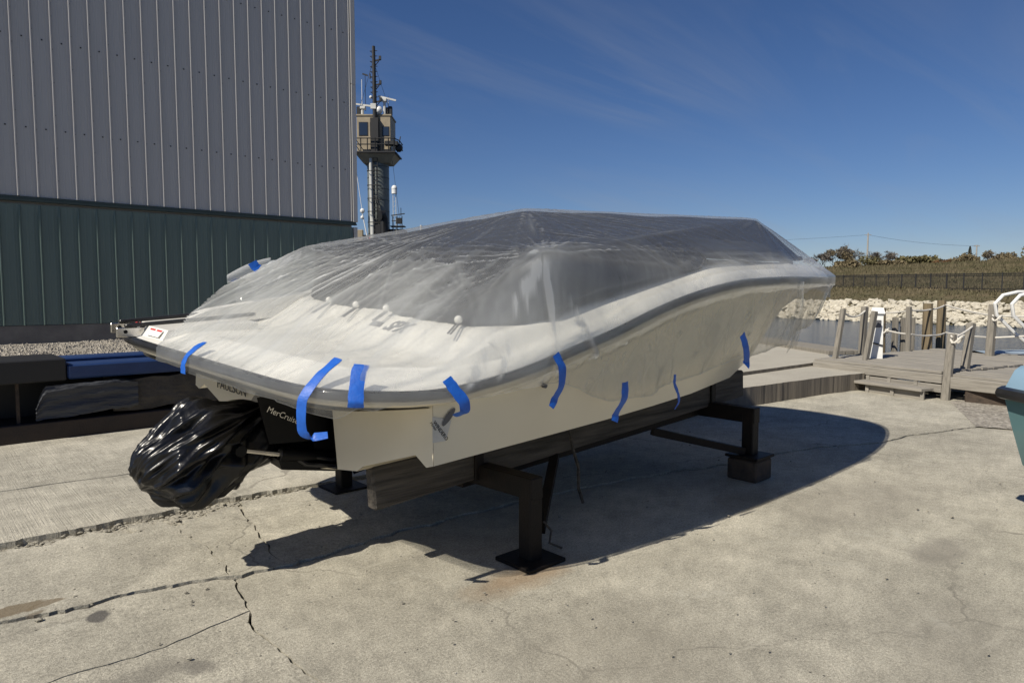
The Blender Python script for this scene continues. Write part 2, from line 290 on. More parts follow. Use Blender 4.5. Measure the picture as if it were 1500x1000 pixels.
# ------------------------------------------------------------------ helpers
class MB:
    def __init__(s): s.v = []; s.f = []
    def add(s, vs, fs):
        o = len(s.v); s.v += [tuple(v) for v in vs]; s.f += [tuple(i + o for i in f) for f in fs]; return s
    def box(s, c, d, rot=None, bev=0.):
        hx, hy, hz = d[0] / 2, d[1] / 2, d[2] / 2
        if bev > 0:
            b = min(bev, hx * .9, hy * .9, hz * .9); vs = []
            for sx in (-1, 1):
                for sy in (-1, 1):
                    for sz in (-1, 1):
                        vs += [(sx * hx, sy * (hy - b), sz * (hz - b)), (sx * (hx - b), sy * hy, sz * (hz - b)), (sx * (hx - b), sy * (hy - b), sz * hz)]
            bm = bmesh.new()
            for v in vs: bm.verts.new(v)
            r = bmesh.ops.convex_hull(bm, input=bm.verts); bmesh.ops.dissolve_limit(bm, angle_limit=.02, verts=bm.verts, edges=bm.edges)
            bm.verts.index_update(); vs = [v.co.copy() for v in bm.verts]; fs = [[v.index for v in f.verts] for f in bm.faces]; bm.free()
        else:
            vs = [Vector((x, y, z)) for x in (-hx, hx) for y in (-hy, hy) for z in (-hz, hz)]
            fs = [(0, 1, 3, 2), (4, 6, 7, 5), (0, 4, 5, 1), (2, 3, 7, 6), (0, 2, 6, 4), (1, 5, 7, 3)]
        m = rot if rot is not None else Matrix.Identity(3)
        return s.add([m @ Vector(v) + Vector(c) for v in vs], fs)
    def beam(s, a, b, w, h, up=(0, 0, 1), bev=0.):
        a, b = Vector(a), Vector(b); x = (b - a); L = x.length; x.normalize()
        y = Vector(up).cross(x); y.normalize(); z = x.cross(y)
        return s.box((a + b) / 2, (L, w, h), Matrix((x, y, z)).transposed(), bev)
    def tube(s, pts, r, n=8, cap=True):
        pts = [Vector(p) for p in pts]; rr = r if isinstance(r, (list, tuple)) else [r] * len(pts)
        rings = []; prev = None
        for i, p in enumerate(pts):
            t = (pts[min(i + 1, len(pts) - 1)] - pts[max(i - 1, 0)]); t.normalize()
            if prev is None:
                u = t.orthogonal(); u.normalize()
            else:
                u = prev - t * prev.dot(t)
                if u.length < 1e-6: u = t.orthogonal()
                u.normalize()
            prev = u; w = t.cross(u)
            rings.append([p + (u * math.cos(2 * math.pi * k / n) + w * math.sin(2 * math.pi * k / n)) * rr[i] for k in range(n)])
        vs = [v for r_ in rings for v in r_]; fs = []
        for i in range(len(pts) - 1):
            for k in range(n):
                fs.append((i * n + k, i * n + (k + 1) % n, (i + 1) * n + (k + 1) % n, (i + 1) * n + k))
        if cap: fs += [tuple(range(n))[::-1], tuple((len(pts) - 1) * n + k for k in range(n))]
        return s.add(vs, fs)
    def sphere(s, c, r, n=12, m=8):
        vs = [(c[0], c[1], c[2] + r)] + [(c[0] + r * math.sin(math.pi * j / m) * math.cos(2 * math.pi * i / n), c[1] + r * math.sin(math.pi * j / m) * math.sin(2 * math.pi * i / n), c[2] + r * math.cos(math.pi * j / m)) for j in range(1, m) for i in range(n)] + [(c[0], c[1], c[2] - r)]
        fs = [(0, 1 + i, 1 + (i + 1) % n) for i in range(n)]
        for j in range(m - 2):
            for i in range(n): fs.append((1 + j * n + i, 1 + (j + 1) * n + i, 1 + (j + 1) * n + (i + 1) % n, 1 + j * n + (i + 1) % n))
        b = len(vs) - 1; fs += [(b, 1 + (m - 2) * n + (i + 1) % n, 1 + (m - 2) * n + i) for i in range(n)]
        return s.add(vs, fs)
    def grid(s, rows, closed=False):
        n = len(rows[0]); vs = [v for r_ in rows for v in r_]; fs = []
        for i in range(len(rows) - 1):
            for k in range(n if closed else n - 1):
                fs.append((i * n + k, i * n + (k + 1) % n, (i + 1) * n + (k + 1) % n, (i + 1) * n + k))
        return s.add(vs, fs)
    def mesh(s, name, m, smooth=False, fix=True):
        me = bpy.data.meshes.new(name); me.from_pydata(s.v, [], s.f); me.validate()
        if fix:
            bm = bmesh.new(); bm.from_mesh(me); bmesh.ops.recalc_face_normals(bm, faces=bm.faces); bm.to_mesh(me); bm.free()
        if m: me.materials.append(m)
        if smooth:
            me.polygons.foreach_set('use_smooth', [True] * len(me.polygons))
            if smooth != 'all': me.set_sharp_from_angle(angle=R(smooth if smooth is not True else 35))
        return me
    def build(s, name, m, parent=None, smooth=False, loc=None, fix=True):
        return link(name, s.mesh(name, m, smooth, fix), parent, loc)
def link(name, me, parent=None, loc=None, rot=None):
    o = bpy.data.objects.new(name, me); C.objects.link(o)
    if parent is not None: o.parent = parent
    if loc is not None: o.location = loc
    if rot is not None: o.rotation_euler = rot
    return o
def tag(o, label=None, cat=None, group=None, kind=None):
    if label: o['label'] = label
    if cat: o['category'] = cat
    if group: o['group'] = group
    if kind: o['kind'] = kind
    return o
def empty(name, loc=(0, 0, 0), rot=(0, 0, 0), label=None, cat=None, group=None, kind=None):
    o = bpy.data.objects.new(name, None); C.objects.link(o); o.location = loc; o.rotation_euler = rot; o.empty_display_size = .2
    return tag(o, label, cat, group, kind)
def text_mesh(name, txt, size, m, parent, origin, xdir, ydir, shear=0., ext=.0015, bold=0.):
    cu = bpy.data.curves.new(name, 'FONT'); cu.body = txt; cu.size = size; cu.extrude = ext; cu.shear = shear; cu.offset = bold
    cu.align_x = 'LEFT'; cu.align_y = 'CENTER'; cu.resolution_u = 3
    to = bpy.data.objects.new(name + '_curve', cu); C.objects.link(to)
    dg = bpy.context.evaluated_depsgraph_get(); me = bpy.data.meshes.new_from_object(to.evaluated_get(dg)); me.name = name
    bpy.data.objects.remove(to)
    x = Vector(xdir).normalized(); y = Vector(ydir); y = (y - x * y.dot(x)).normalized(); z = x.cross(y)
    T = Matrix((x, y, z)).transposed().to_4x4(); T.translation = Vector(origin); me.transform(T)
    me.materials.clear(); me.materials.append(m)
    return link(name, me, parent)
def jag(pts, step=.06, amp=.018, seed=0):
    amp *= 1.25
    """dense polyline with small deterministic sideways noise"""
    out = []; d = 0.
    for a, b in zip(pts[:-1], pts[1:]):
        L = math.hypot(b[0] - a[0], b[1] - a[1]); n = max(1, int(L / step))
        tx, ty = (b[0] - a[0]) / L, (b[1] - a[1]) / L
        for i in range(n):
            t = i / n; s = d + t * L
            w = amp * (mnoise.noise(Vector((s * 3.1, seed * 7.7, 0))) + .7 * mnoise.noise(Vector((s * 11., seed * 3.3, 5))) + .4 * mnoise.noise(Vector((s * 31., seed, 9))))
            out.append((a[0] + (b[0] - a[0]) * t - ty * w, a[1] + (b[1] - a[1]) * t + tx * w))
        d += L
    out.append(tuple(pts[-1])); return out
def offs(pl, side, base, var, seed=0):
    """offset a polyline to one side (+1 left) by a varying half gap"""
    out = []
    for i, p in enumerate(pl):
        a = pl[max(0, i - 1)]; b = pl[min(len(pl) - 1, i + 1)]
        tx, ty = b[0] - a[0], b[1] - a[1]; L = math.hypot(tx, ty) or 1; tx /= L; ty /= L
        g = max(.0005, base + var * mnoise.noise(Vector((p[0] * 4.3 + side * 31, p[1] * 4.3, seed))) + var * .8 * mnoise.noise(Vector((p[0] * 17 + side * 11, p[1] * 17, seed + 3))))
        out.append((p[0] - side * ty * g, p[1] + side * tx * g))
    return out

# ------------------------------------------------------------------ yard: slabs with open cracks
yard = MB(); yard.add([(-40, -40, -.06), (12.7, -40, -.06), (12.7, 3.4, -.06), (15.9, 7.7, -.06), (22, 16, -.06), (22, 40, -.06), (-40, 40, -.06)], [(0, 1, 2, 3, 4, 5, 6)])
yardo = tag(yard.build('yard_ground', M_dirt), kind='structure')
Aline = jag([(-30, 4.55), (-3, 4.1), (.32, 4.01), (.48, 3.96), (.68, 3.93), (.95, 3.95), (1.22, 3.86), (1.37, 3.81), (1.54, 3.78), (1.65, 3.77), (2.01, 3.78), (2.47, 3.80), (3.08, 3.74), (4.10, 3.67), (5.15, 3.44), (5.71, 3.26), (6.42, 3.15)], .03, .034, 1)
A2line = jag([(6.42, 3.15), (7.03, 2.99), (7.74, 2.65), (8.43, 2.54), (9.08, 2.31), (12.6, 1.3)], .06, .02, 2)
Bline = jag([(-30, 5.2), (-3, 5.25), (.45, 5.29), (1.22, 5.27), (1.84, 5.29), (2.4, 5.23), (2.76, 5.17), (6, 5.05), (9, 4.9)], .04, .025, 3)
Cline = jag([(-30, 6.9), (.59, 6.68), (.95, 6.66), (1.36, 6.59), (5, 6.45), (9, 6.3)], .08, .008, 4)
D1line = jag([(1.91, 5.26), (1.88, 5.06), (1.70, 4.22), (1.65, 3.96), (1.65, 3.77)], .03, .022, 5)
D2line = jag([(1.37, 3.81), (1.30, 3.47), (1.22, 3.19), (1.21, 2.99), (1.23, 2.63), (1.26, 2.40), (1.3, 1.4), (1.5, -30)], .04, .022, 6)
Eline = jag([(6.42, 3.15), (6.30, 2.42), (6.15, 1.92), (6.11, 1.53), (6.13, 1.10), (6.2, -30)], .08, .012, 7)
Lline = jag([(1.33, 5.27), (1.37, 4.87), (1.38, 4.44), (1.38, 3.99), (1.35, 3.81)], .03, .02, 8)
Fline = jag([(1.27, 3.33), (.96, 3.27), (.73, 3.26), (.2, 3.3), (-30, 3.6)], .05, .02, 9)
def nearest_split(pl, p):
    i = min(range(len(pl)), key=lambda k: (pl[k][0] - p[0]) ** 2 + (pl[k][1] - p[1]) ** 2); return pl[:i + 1], pl[i:]
SLAB_N = [0]
def slab(poly, m, dz=0.):
    dz += .018 - .0025 * SLAB_N[0]; SLAB_N[0] += 1      # the slabs have settled unevenly
    bm = bmesh.new(); vs = []
    last = None
    for p in poly:
        if last and (p[0] - last[0]) ** 2 + (p[1] - last[1]) ** 2 < 1e-7: continue
        vs.append(bm.verts.new((p[0], p[1], dz))); last = p
    f = bm.faces.new(vs)
    if f.calc_area() and f.normal.z < 0: f.normal_flip()
    f.normal_update()
    if f.normal.z < 0: f.normal_flip()
    bot = [bm.verts.new((v.co.x, v.co.y, -.056)) for v in vs]
    n = len(vs)
    for i in range(n): bm.faces.new((vs[i], vs[(i + 1) % n], bot[(i + 1) % n], bot[i]))
    bmesh.ops.triangulate(bm, faces=[f])
    bmesh.ops.recalc_face_normals(bm, faces=bm.faces)
    me = bpy.data.meshes.new('concrete_slab'); bm.to_mesh(me); bm.free(); me.materials.append(m)
    return link('concrete_slab', me, yardo)
gA, vA = .013, .016
AL, AR1 = nearest_split(Aline, (1.37, 3.81)); AM, AR = nearest_split(AR1, (1.65, 3.77))
BL, BR1 = nearest_split(Bline, (1.33, 5.27)); BM_, BR = nearest_split(BR1, (1.91, 5.26))
below = lambda q: [p for p in q if p[1] < 4.86]
above = lambda q: [(x, max(y, 4.9)) if x < 3 else (x, y) for x, y in q]
# far slab (beyond C), up to the beam and the ledge
slab(offs(Cline, 1, .007, .004, 1) + [(9, 6.6), (9, 10.2), (-30, 10.2)], M_broom)
slab(offs(Bline, 1, .012, .016, 2) + [(9, 6.28)] + offs(Cline, -1, .007, .004, 2)[::-1], M_broom)
slab(offs(AL, 1, gA, vA, 3) + below(offs(Lline, -1, .004, .004, 4))[::-1][1:-1] + above(offs(BL, -1, .20, .17, 5))[::-1], M_conc)
slab(offs(AM, 1, gA, vA, 3) + below(offs(D1line, -1, .005, .006, 6))[::-1][1:-1] + above(offs(BM_, -1, .20, .17, 7))[::-1] + below(offs(Lline, 1, .004, .004, 4))[1:-1], M_conc)
slab(offs(AR, 1, gA, vA, 3) + offs(A2line, 1, .006, .006, 8)[1:] + [(12.6, 4.6), (9, 4.88)] + above(offs(BR, -1, .09, .09, 9))[::-1][1:] + below(offs(D1line, 1, .005, .006, 6))[1:-1], M_conc)
D2a, D2b = nearest_split(D2line, (1.27, 3.33))
slab(offs(Fline, -1, .003, .003, 14)[::-1] + offs(D2a, -1, .006, .008, 10)[::-1][1:-1] + offs(AL, -1, gA, vA, 11)[::-1], M_conc)
slab(offs(Fline, 1, .003, .003, 14) + [(-30, -30)] + offs(D2b, -1, .006, .008, 10)[::-1][:-1], M_conc)
slab(offs(AM, -1, gA, vA, 11) + offs(AR, -1, gA, vA, 11)[1:] + offs(Eline, -1, .004, .003, 12)[1:] + offs(D2line, 1, .006, .008, 10)[::-1][:-1], M_conc)
slab(offs(A2line, -1, .006, .006, 13) + [(12.6, -30)] + offs(Eline, 1, .004, .003, 12)[::-1][:-1], M_conc)
# broken chips lying in the spalled joint and loose grit on the slabs
chips = MB()
def chip(x, y, z, r, flat=.6):
    vs = []
    a0 = random.random() * 6.28
    k = 5
    for j, (zz, rr) in enumerate(((-.5, .8), (.25, 1.), (.6, .5))):
        for i in range(k):
            a = a0 + 6.283 * i / k + random.uniform(-.3, .3); q = r * rr * random.uniform(.7, 1.15)
            vs.append((x + q * math.cos(a), y + q * math.sin(a) * .8, z + zz * r * flat))
    fs = [tuple(range(2 * k, 3 * k))] + [(j * k + i, j * k + (i + 1) % k, (j + 1) * k + (i + 1) % k, (j + 1) * k + i) for j in range(2) for i in range(k)]
    chips.add(vs, fs)
for p in Bline:
    if -1.5 < p[0] < 5:
        dens = 9 if p[0] < 2.6 else 3
        for _ in range(dens):
            chip(p[0] + random.uniform(-.03, .03), p[1] - .10 + random.gauss(0, .075), -.012 + random.uniform(-.01, .008), random.uniform(.005, .022))
rub = MB(); rows = []
for x in np.arange(-2., 6., .013):
    yb = float(np.interp(x, [p[0] for p in Bline], [p[1] for p in Bline])); row = []
    for k in range(60):
        y = yb + .03 - .013 * k; n_ = mnoise.noise(Vector((x * 14, y * 14, 0))) + .6 * mnoise.noise(Vector((x * 37, y * 37, 3))) + .5 * abs(mnoise.noise(Vector((x * 80, y * 80, 5))))
        row.append((x, y, -.016 + .017 * n_ - .028 * math.exp(-((k - 3) / 2.) ** 2)))
    rows.append(row)
rub.grid(rows); tag(rub.build('joint_rubble', M_chip), kind='stuff')
for p in Aline:
    if 0 < p[0] < 2.6:
        for _ in range(2): chip(p[0] + random.uniform(-.03, .03), p[1] + random.gauss(0, .012), -.022, random.uniform(.004, .012))
for _ in range(420):
    chip(random.uniform(.2, 7.5), random.uniform(.7, 6.4), .015, abs(random.gauss(.0, .0055)) + .0025)
tag(chips.build('concrete_chips', M_chip), kind='stuff')

# ledge slabs, seawall, water, far bank
ledge = empty('concrete_ledge', (0, 0, 0), kind='structure')
def prism(poly, z0, z1, name, mtop, mside, parent, bev=.015):
    bm = bmesh.new(); t = [bm.verts.new((x, y, z1)) for x, y in poly]; b = [bm.verts.new((x, y, z0)) for x, y in poly]; n = len(poly)
    f = bm.faces.new(t); bm.normal_update()
    if f.normal.z < 0: f.normal_flip()
    fs = [bm.faces.new((t[i], t[(i + 1) % n], b[(i + 1) % n], b[i])) for i in range(n)]
    bmesh.ops.recalc_face_normals(bm, faces=fs + [f])
    for q in fs: q.material_index = 1
    bmesh.ops.triangulate(bm, faces=[f])
    me = bpy.data.meshes.new(name); bm.to_mesh(me); bm.free(); me.materials.append(mtop); me.materials.append(mside)
    return link(name, me, parent)
edge_front = jag([(4.5, 5.1), (8.11, 4.80), (9.36, 4.67), (10.67, 4.52), (11.72, 4.30)], .05, .012, 21)
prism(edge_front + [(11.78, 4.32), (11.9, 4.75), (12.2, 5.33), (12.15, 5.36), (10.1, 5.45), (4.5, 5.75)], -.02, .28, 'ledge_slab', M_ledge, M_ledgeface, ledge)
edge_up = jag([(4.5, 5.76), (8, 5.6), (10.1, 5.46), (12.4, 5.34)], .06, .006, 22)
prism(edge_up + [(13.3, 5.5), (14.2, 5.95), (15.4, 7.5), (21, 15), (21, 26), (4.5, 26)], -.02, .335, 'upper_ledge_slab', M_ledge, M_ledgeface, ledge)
sw = MB()
for a, b in (((12.75, -40), (12.75, 3.4)), ((12.75, 3.4), (14.62, 5.9)), ((14.62, 5.9), (21.9, 16)), ((21.9, 16), (21.9, 60))):
    sw.beam((a[0], a[1], -1.3), (b[0], b[1], -1.3), .16, 2.5)
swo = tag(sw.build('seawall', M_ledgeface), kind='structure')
cap = empty('seawall_edging', (0, 0, 0), label='long grey weathered timber cap along the seawall behind the concrete ledge', cat='timber edging')
c0, c1 = Vector((14.3, 5.65, .37)), Vector((21.6, 15.7, .37)); cd = (c1 - c0).normalized(); cn = Vector((-cd.y, cd.x, 0))
for k in range(4):
    MB().beam(c0 + cn * (.25 - .19 * k), c0 + cn * (.25 - .19 * k) + cd * 3.4, .175, .09, bev=.008).build('plank', M_post, cap)
    MB().beam(c0 + cn * (.25 - .19 * k) + cd * 3.42, c0 + cn * (.25 - .19 * k) + cd * 12, .175, .09, bev=.008).build('plank', M_post, cap)
wt = MB(); wt.add([(12.8, -400, -1.05), (70, -400, -1.05), (70, 400, -1.05), (12.8, 400, -1.05)], [(0, 1, 2, 3)])
tag(wt.build('water', M_water), kind='structure')

def bank_u(v): return 58.3 + .255 * v if abs(v) < 120 else 58.3 + .255 * math.copysign(120, v)
PROF = [(-2, -2.4), (0, -1.15), (3.2, .42), (5, .65), (12, 1.6), (24, 2.1), (32, 2.9), (45, 5.0), (56, 6.0), (75, 6.35), (140, 6.6), (420, 6.8), (1500, 6.8)]
def bank_z(t, v):
    z = float(np.interp(t, [p[0] for p in PROF], [p[1] for p in PROF]))
    if t > 4: z += .35 * mnoise.noise(Vector((t * .05, v * .05, 1))) * min(1, (t - 4) / 12) + .9 * mnoise.noise(Vector((t * .02, v * .022, 7))) * min(1, max(0, t - 30) / 25)
    return z
tb = MB(); rows = []
vs_ = [-700, -300, -150, -90, -50, -30] + [x for x in np.arange(-16, 80, 1.5)] + [95, 120, 170, 260, 420, 700]
ts_ = [-2, 0, 1.6, 3.2, 4, 5, 7, 9, 12, 15, 18, 21, 24, 27, 30, 33, 36, 39, 42, 45, 48, 51, 54, 57, 60, 66, 75, 90, 120, 180, 300, 600, 1500]
for t in ts_: rows.append([(bank_u(v) + t, v - .255 * t * .5, bank_z(t, v)) for v in vs_])
tb.grid(rows); tag(tb.build('far_bank', M_grass, smooth='all'), kind='structure')
def bank_pt(t, v): return (bank_u(v) + t, v - .255 * t * .5, bank_z(t, v))
# grass blades standing on the bank
gb = MB(); ga = []
rg = random.Random(3)
for i in range(30000):
    t = rg.uniform(4.2, 62); v = rg.uniform(6, 66); x, y, z = bank_pt(t, v)
    h = rg.uniform(.16, .38) * (1.35 if 33 < t < 60 else 1.) * (.55 if t < 9 else 1); a = rg.uniform(0, 6.28); w = .05 + .04 * rg.random(); dx, dy = math.cos(a) * w, math.sin(a) * w
    lx, ly = rg.gauss(0, .1), rg.gauss(0, .1)
    ga += [(x - dx, y - dy, z - .05), (x + dx, y + dy, z - .05), (x + lx, y + ly, z + h)]
gb.v = ga; gb.f = [(3 * i, 3 * i + 1, 3 * i + 2) for i in range(len(ga) // 3)]
tag(gb.build('bank_grass', M_blade, fix=False), kind='stuff')
# riprap
rip = empty('riprap_bank', (0, 0, 0), kind='structure')
def rock_mesh(seed):
    r = random.Random(seed); bm = bmesh.new(); bmesh.ops.create_icosphere(bm, subdivisions=1, radius=1)
    sx, sy, sz = r.uniform(.85, 1.25), r.uniform(.7, 1.05), r.uniform(.5, .8)
    for v in bm.verts:
        q = 1 + r.uniform(-.24, .2); v.co = Vector((v.co.x * sx * q, v.co.y * sy * q, v.co.z * sz * q))
    me = bpy.data.meshes.new('stone'); bm.to_mesh(me); bm.free(); me.materials.append(M_stone); return me
ROCKS = [rock_mesh(i) for i in range(8)]
rk = random.Random(11); spots = []
for i in range(1150):
    v = rk.uniform(9, 36); t = rk.uniform(-.15, 3.9); s = rk.uniform(.16, .34) * (1.25 if rk.random() < .2 else 1)
    spots.append((s, t, v))
spots.sort(reverse=True)
rest = MB()
for i, (s, t, v) in enumerate(spots):
    x, y, z = bank_pt(t, v); z = float(np.interp(t, [0, 3.2, 4], [-1.1, .42, .5])) + rk.uniform(0, .22)
    me = ROCKS[i % 8]; rot = (rk.uniform(-.5, .5), rk.uniform(-.5, .5), rk.uniform(0, 6.28))
    if i < 300:
        o = link('stone', me, rip, (x, y, z), rot); o.scale = (s * 1.25,) * 3
    else:
        T = Matrix.Translation((x, y, z)) @ Matrix.Rotation(rot[2], 4, 'Z') @ Matrix.Rotation(rot[0], 4, 'X') @ Matrix.Diagonal((s * 1.2,) * 3).to_4x4()
        rest.add([T @ w.co for w in me.vertices], [tuple(p.vertices) for p in me.polygons])
tag(rest.build('smaller_stones', M_stone, rip, fix=False), kind='stuff')

# iron fence on the bank
fence = empty('iron_fence', (0, 0, 0), label='long black iron picket fence running across the far grassy bank', cat='fence')
fa, fb = Vector((93.2, 38.3, 2.0)), Vector((71.9, 12.3, 1.5))
fd = (fb - fa); fl = fd.length; fd.normalize()
def fz(s):
    return 2.1 - .55 * (s / fl)
pick = MB(); s = -6.; nexts = -6.; k = 0
posts_s = [-5.4 + 2.45 * i for i in range(19)]
for s in posts_s:
    p = fa + fd * s; z = fz(s); MB().box((p.x, p.y, z + .70), (.10, .10, 2.1), bev=.01).build('fence_post', M_iron, fence)
for dz in (1.62, 1.45, .22):
    a = fa + fd * posts_s[0]; b = fa + fd * posts_s[-1]
    MB().beam((a.x, a.y, fz(posts_s[0]) + dz), (b.x, b.y, fz(posts_s[-1]) + dz), .05, .06).build('rail', M_iron, fence)
s = posts_s[0]
while s < posts_s[-1]:
    p = fa + fd * s; z = fz(s); pick.box((p.x, p.y, z + .86), (.026, .026, 1.72)); s += .145
tag(pick.build('pickets', M_iron, fence), kind='stuff')

# ------------------------------------------------------------------ trees, bushes and poles on the bank
def branch(mb, tw, a, d, L, r, depth, rr, leaf=None, spread=.55):
    b = a + d * L; mb.tube([a, (a + b) / 2 + Vector((rr.gauss(0, .05), rr.gauss(0, .05), 0)) * L, b], [r, r * .8, r * .62], 5, False)
    if depth == 0:
        for _ in range(11):
            q = a + d * L * rr.uniform(.2, 1.1); e = (d + Vector((rr.gauss(0, .7), rr.gauss(0, .7), rr.gauss(.15, .5)))).normalized() * L * rr.uniform(.5, 1.1); w = Vector((-e.y, e.x, .2)); w.normalize(); w *= .022
            tw.add([q - w, q + w, q + e], [(0, 1, 2)])
            if leaf is not None and rr.random() < leaf[1]:
                for _ in range(2):
                    c = q + e * rr.uniform(.3, 1.); s_ = leaf[2] * rr.uniform(.6, 1.4); u = Vector((rr.gauss(0, 1), rr.gauss(0, 1), rr.gauss(0, 1))).normalized() * s_; v = Vector((rr.gauss(0, 1), rr.gauss(0, 1), rr.gauss(0, 1))).normalized() * s_
                    leaf[0].add([c - u, c + v, c + u], [(0, 1, 2)])
        return
    for k in range(rr.choice((3, 3, 4))):
        nd = (d + Vector((rr.gauss(0, spread), rr.gauss(0, spread), rr.uniform(-.1, .35)))).normalized()
        branch(mb, tw, a + d * L * rr.uniform(.55, 1.), nd, L * rr.uniform(.62, .8), r * .55, depth - 1, rr, leaf, spread)
def tree(name, px, py, z, h, seed, label, leafm=None, leafp=0., leafs=.12, depth=4, trunks=1, spread=.55, cat='tree'):
    rr = random.Random(seed); root = empty(name, (px, py, z), (0, 0, 0), label, cat, 'trees and bushes on the far bank')
    tr, tw, lf = MB(), MB(), MB()
    for q in range(trunks):
        d = Vector((rr.gauss(0, .18), rr.gauss(0, .18), 1)).normalized()
        branch(tr, tw, Vector((rr.gauss(0, .3) * (trunks > 1), rr.gauss(0, .3) * (trunks > 1), -.2)), d, h * .5, h * .02, depth, rr, (lf, leafp, leafs) if leafm else None, spread)
    tr.build('trunk', M_bark, root); tw.build('crown', M_twig, root, fix=False)
    if lf.v: lf.build('foliage', leafm, root, fix=False)
    return root
def bush(name, px, py, z, w, h, seed, label, m, n=1600, twig=True, cat='bush', conical=False):
    rr = random.Random(seed); root = empty(name, (px, py, z), (0, 0, 0), label, cat, 'trees and bushes on the far bank')
    lf, tw = MB(), MB()
    lobes = [(rr.uniform(-.6, .6) * w / 2, rr.uniform(-.5, .5) * w / 2, rr.uniform(.25, .72) * h, rr.uniform(.28, .5)) for _ in range(9)]
    for _ in range(n):
        if conical:
            t = rr.random() ** .7; q = (1 - t) * w / 2 * rr.uniform(.5, 1.05); a = rr.uniform(0, 6.28); c = Vector((q * math.cos(a), q * math.sin(a), t * h))
        else:
            l = rr.choice(lobes); d = Vector((rr.gauss(0, 1), rr.gauss(0, 1), rr.gauss(0, 1))).normalized() * rr.uniform(.55, 1.05)
            c = Vector((l[0] + d.x * l[3] * w / 2, l[1] + d.y * l[3] * w / 2, max(.05, l[2] + d.z * l[3] * h * .8)))
        s_ = rr.uniform(.08, .2) * max(1, w / 4); u = Vector((rr.gauss(0, 1), rr.gauss(0, 1), rr.gauss(0, 1))).normalized() * s_; v = Vector((rr.gauss(0, 1), rr.gauss(0, 1), rr.gauss(0, 1))).normalized() * s_
        lf.add([c - u, c + v, c + u, c - v], [(0, 1, 2, 3)])
    for _ in range(14):
        a = rr.uniform(0, 6.28); q = rr.uniform(0, .35) * w
        tw.tube([(0, 0, -.2), (q * .5 * math.cos(a), q * .5 * math.sin(a), h * .5), (q * math.cos(a), q * math.sin(a), h * rr.uniform(.7, 1.))], [.06, .04, .015], 5, False)
    tw.build('stems', M_bark, root); lf.build('foliage', m, root, fix=False)
    return root
CR, SR = math.cos(R(47.6)), math.sin(R(47.6))
def far(dep, lat, z=0.): return (CR * dep + SR * lat, SR * dep - CR * lat, z)     # metres ahead and to the right of the quay corner
def gz(dep, lat):
    x, y, _ = far(dep, lat); 
    # invert bank coordinates approximately
    v = y
    for _ in range(6):
        t = x - bank_u(v); v = y + .255 * t * .5
    return bank_z(t, v)
def onbank(dep, lat): x, y, _ = far(dep, lat); return x, y, gz(dep, lat)
for i, (lat, dep, h, lab, lm, lp, tk) in enumerate((
    (57.6, 126, 4.2, 'bare grey tree nearest the covered bow on the far bank', None, 0, 1),
    (60.4, 128, 4.9, 'bare grey-brown tree second from the covered bow on the far bank', M_budleaf, .10, 2),
    (63.4, 130, 5.2, 'tallest round bare tree of the left clump on the far bank', M_budleaf, .06, 2),
    (69.6, 131, 4.3, 'bare tree standing just right of the tall pole on the far bank', None, 0, 2),
    (73.2, 133, 3.5, 'low leaning bare tree at the right end of the left clump', None, 0, 2),
    (56.2, 129, 3.4, 'small bare tree half hidden by the tip of the covered bow', None, 0, 2),
    (58.9, 131, 4.4, 'bare tree between the first and second trees beside the covered bow', None, 0, 2),
    (62.0, 127, 3.6, 'short brown-budding tree in front of the tallest bare tree', M_budleaf, .3, 2),
    (67.4, 133, 4.2, 'bare tree behind the olive bush left of the tall pole', None, 0, 2),
    (71.4, 130, 3.9, 'spreading bare tree between the tall pole and the leaning tree', None, 0, 3),
    (90.2, 130, 3.8, 'bare grey tree just right of the crossarm pole', M_budleaf, .08, 2),
    (94.2, 132, 3.9, 'thin grey tree between the crossarm pole and the dense tree at the edge', M_budleaf, .22, 2),
    )):
    x, y, z = onbank(dep, lat); tree('bare_tree', x, y, z - .2, h * .66, 40 + i, lab, lm, lp, .16, trunks=tk, spread=.6)
for i, (lat, dep, w, h, lab, m) in enumerate((
    (66.2, 127, 4.2, 3.0, 'olive leafy bush left of the tall pole among bare trees', M_olive),
    (61.0, 125, 6.5, 1.9, 'long low brown bush under the bare trees beside the covered bow', M_budleaf),
    (69.5, 126, 7.5, 1.6, 'long low brown bush at the foot of the tall pole', M_budleaf),
    (90.5, 126, 7.5, 2.4, 'long low brown thicket under the thin trees at the right', M_budleaf),
    (78.6, 131, 8.5, 2.4, 'wide low olive bush mound in the middle of the far bank', M_olive),
    (80.3, 128, 3.6, 1.5, 'small rust-orange bush in front of the olive mound', M_rustleaf),
    (85.0, 134, 7., 2.2, 'low brown bush mound right of the orange bush', M_budleaf),
    (86.6, 130, 5.2, 3.6, 'olive brown bush left of the crossarm pole', M_budleaf),
    (92.2, 128, 3.6, 3.2, 'brown leafy bush behind the fence right of the crossarm pole', M_budleaf),
    (96.6, 128, 5.2, 3.6, 'dark olive bush at the right edge below the dense tree', M_olive),
    (98.9, 130, 5., 5.6, 'tall dense olive tree cut by the right edge of the view', M_olive))):
    x, y, z = onbank(dep, lat); bush('round_bush' if h < 5 else 'dense_tree', x, y, z - .2, w, h * .78, 70 + i, lab, m, cat='bush' if h < 5 else 'tree')
x, y, z = onbank(130, 86.6); bush('conifer_tree', x, y, z - .2, 1.5, 3.7, 99, 'small pointed dark conifer beside the crossarm pole', M_conif, 900, cat='tree', conical=True)
P1 = onbank(140, 72.4); P2 = onbank(141, 95.3)
pole = empty('utility_pole', P1, label='tall pale utility pole rising left of centre on the far bank', cat='utility pole')
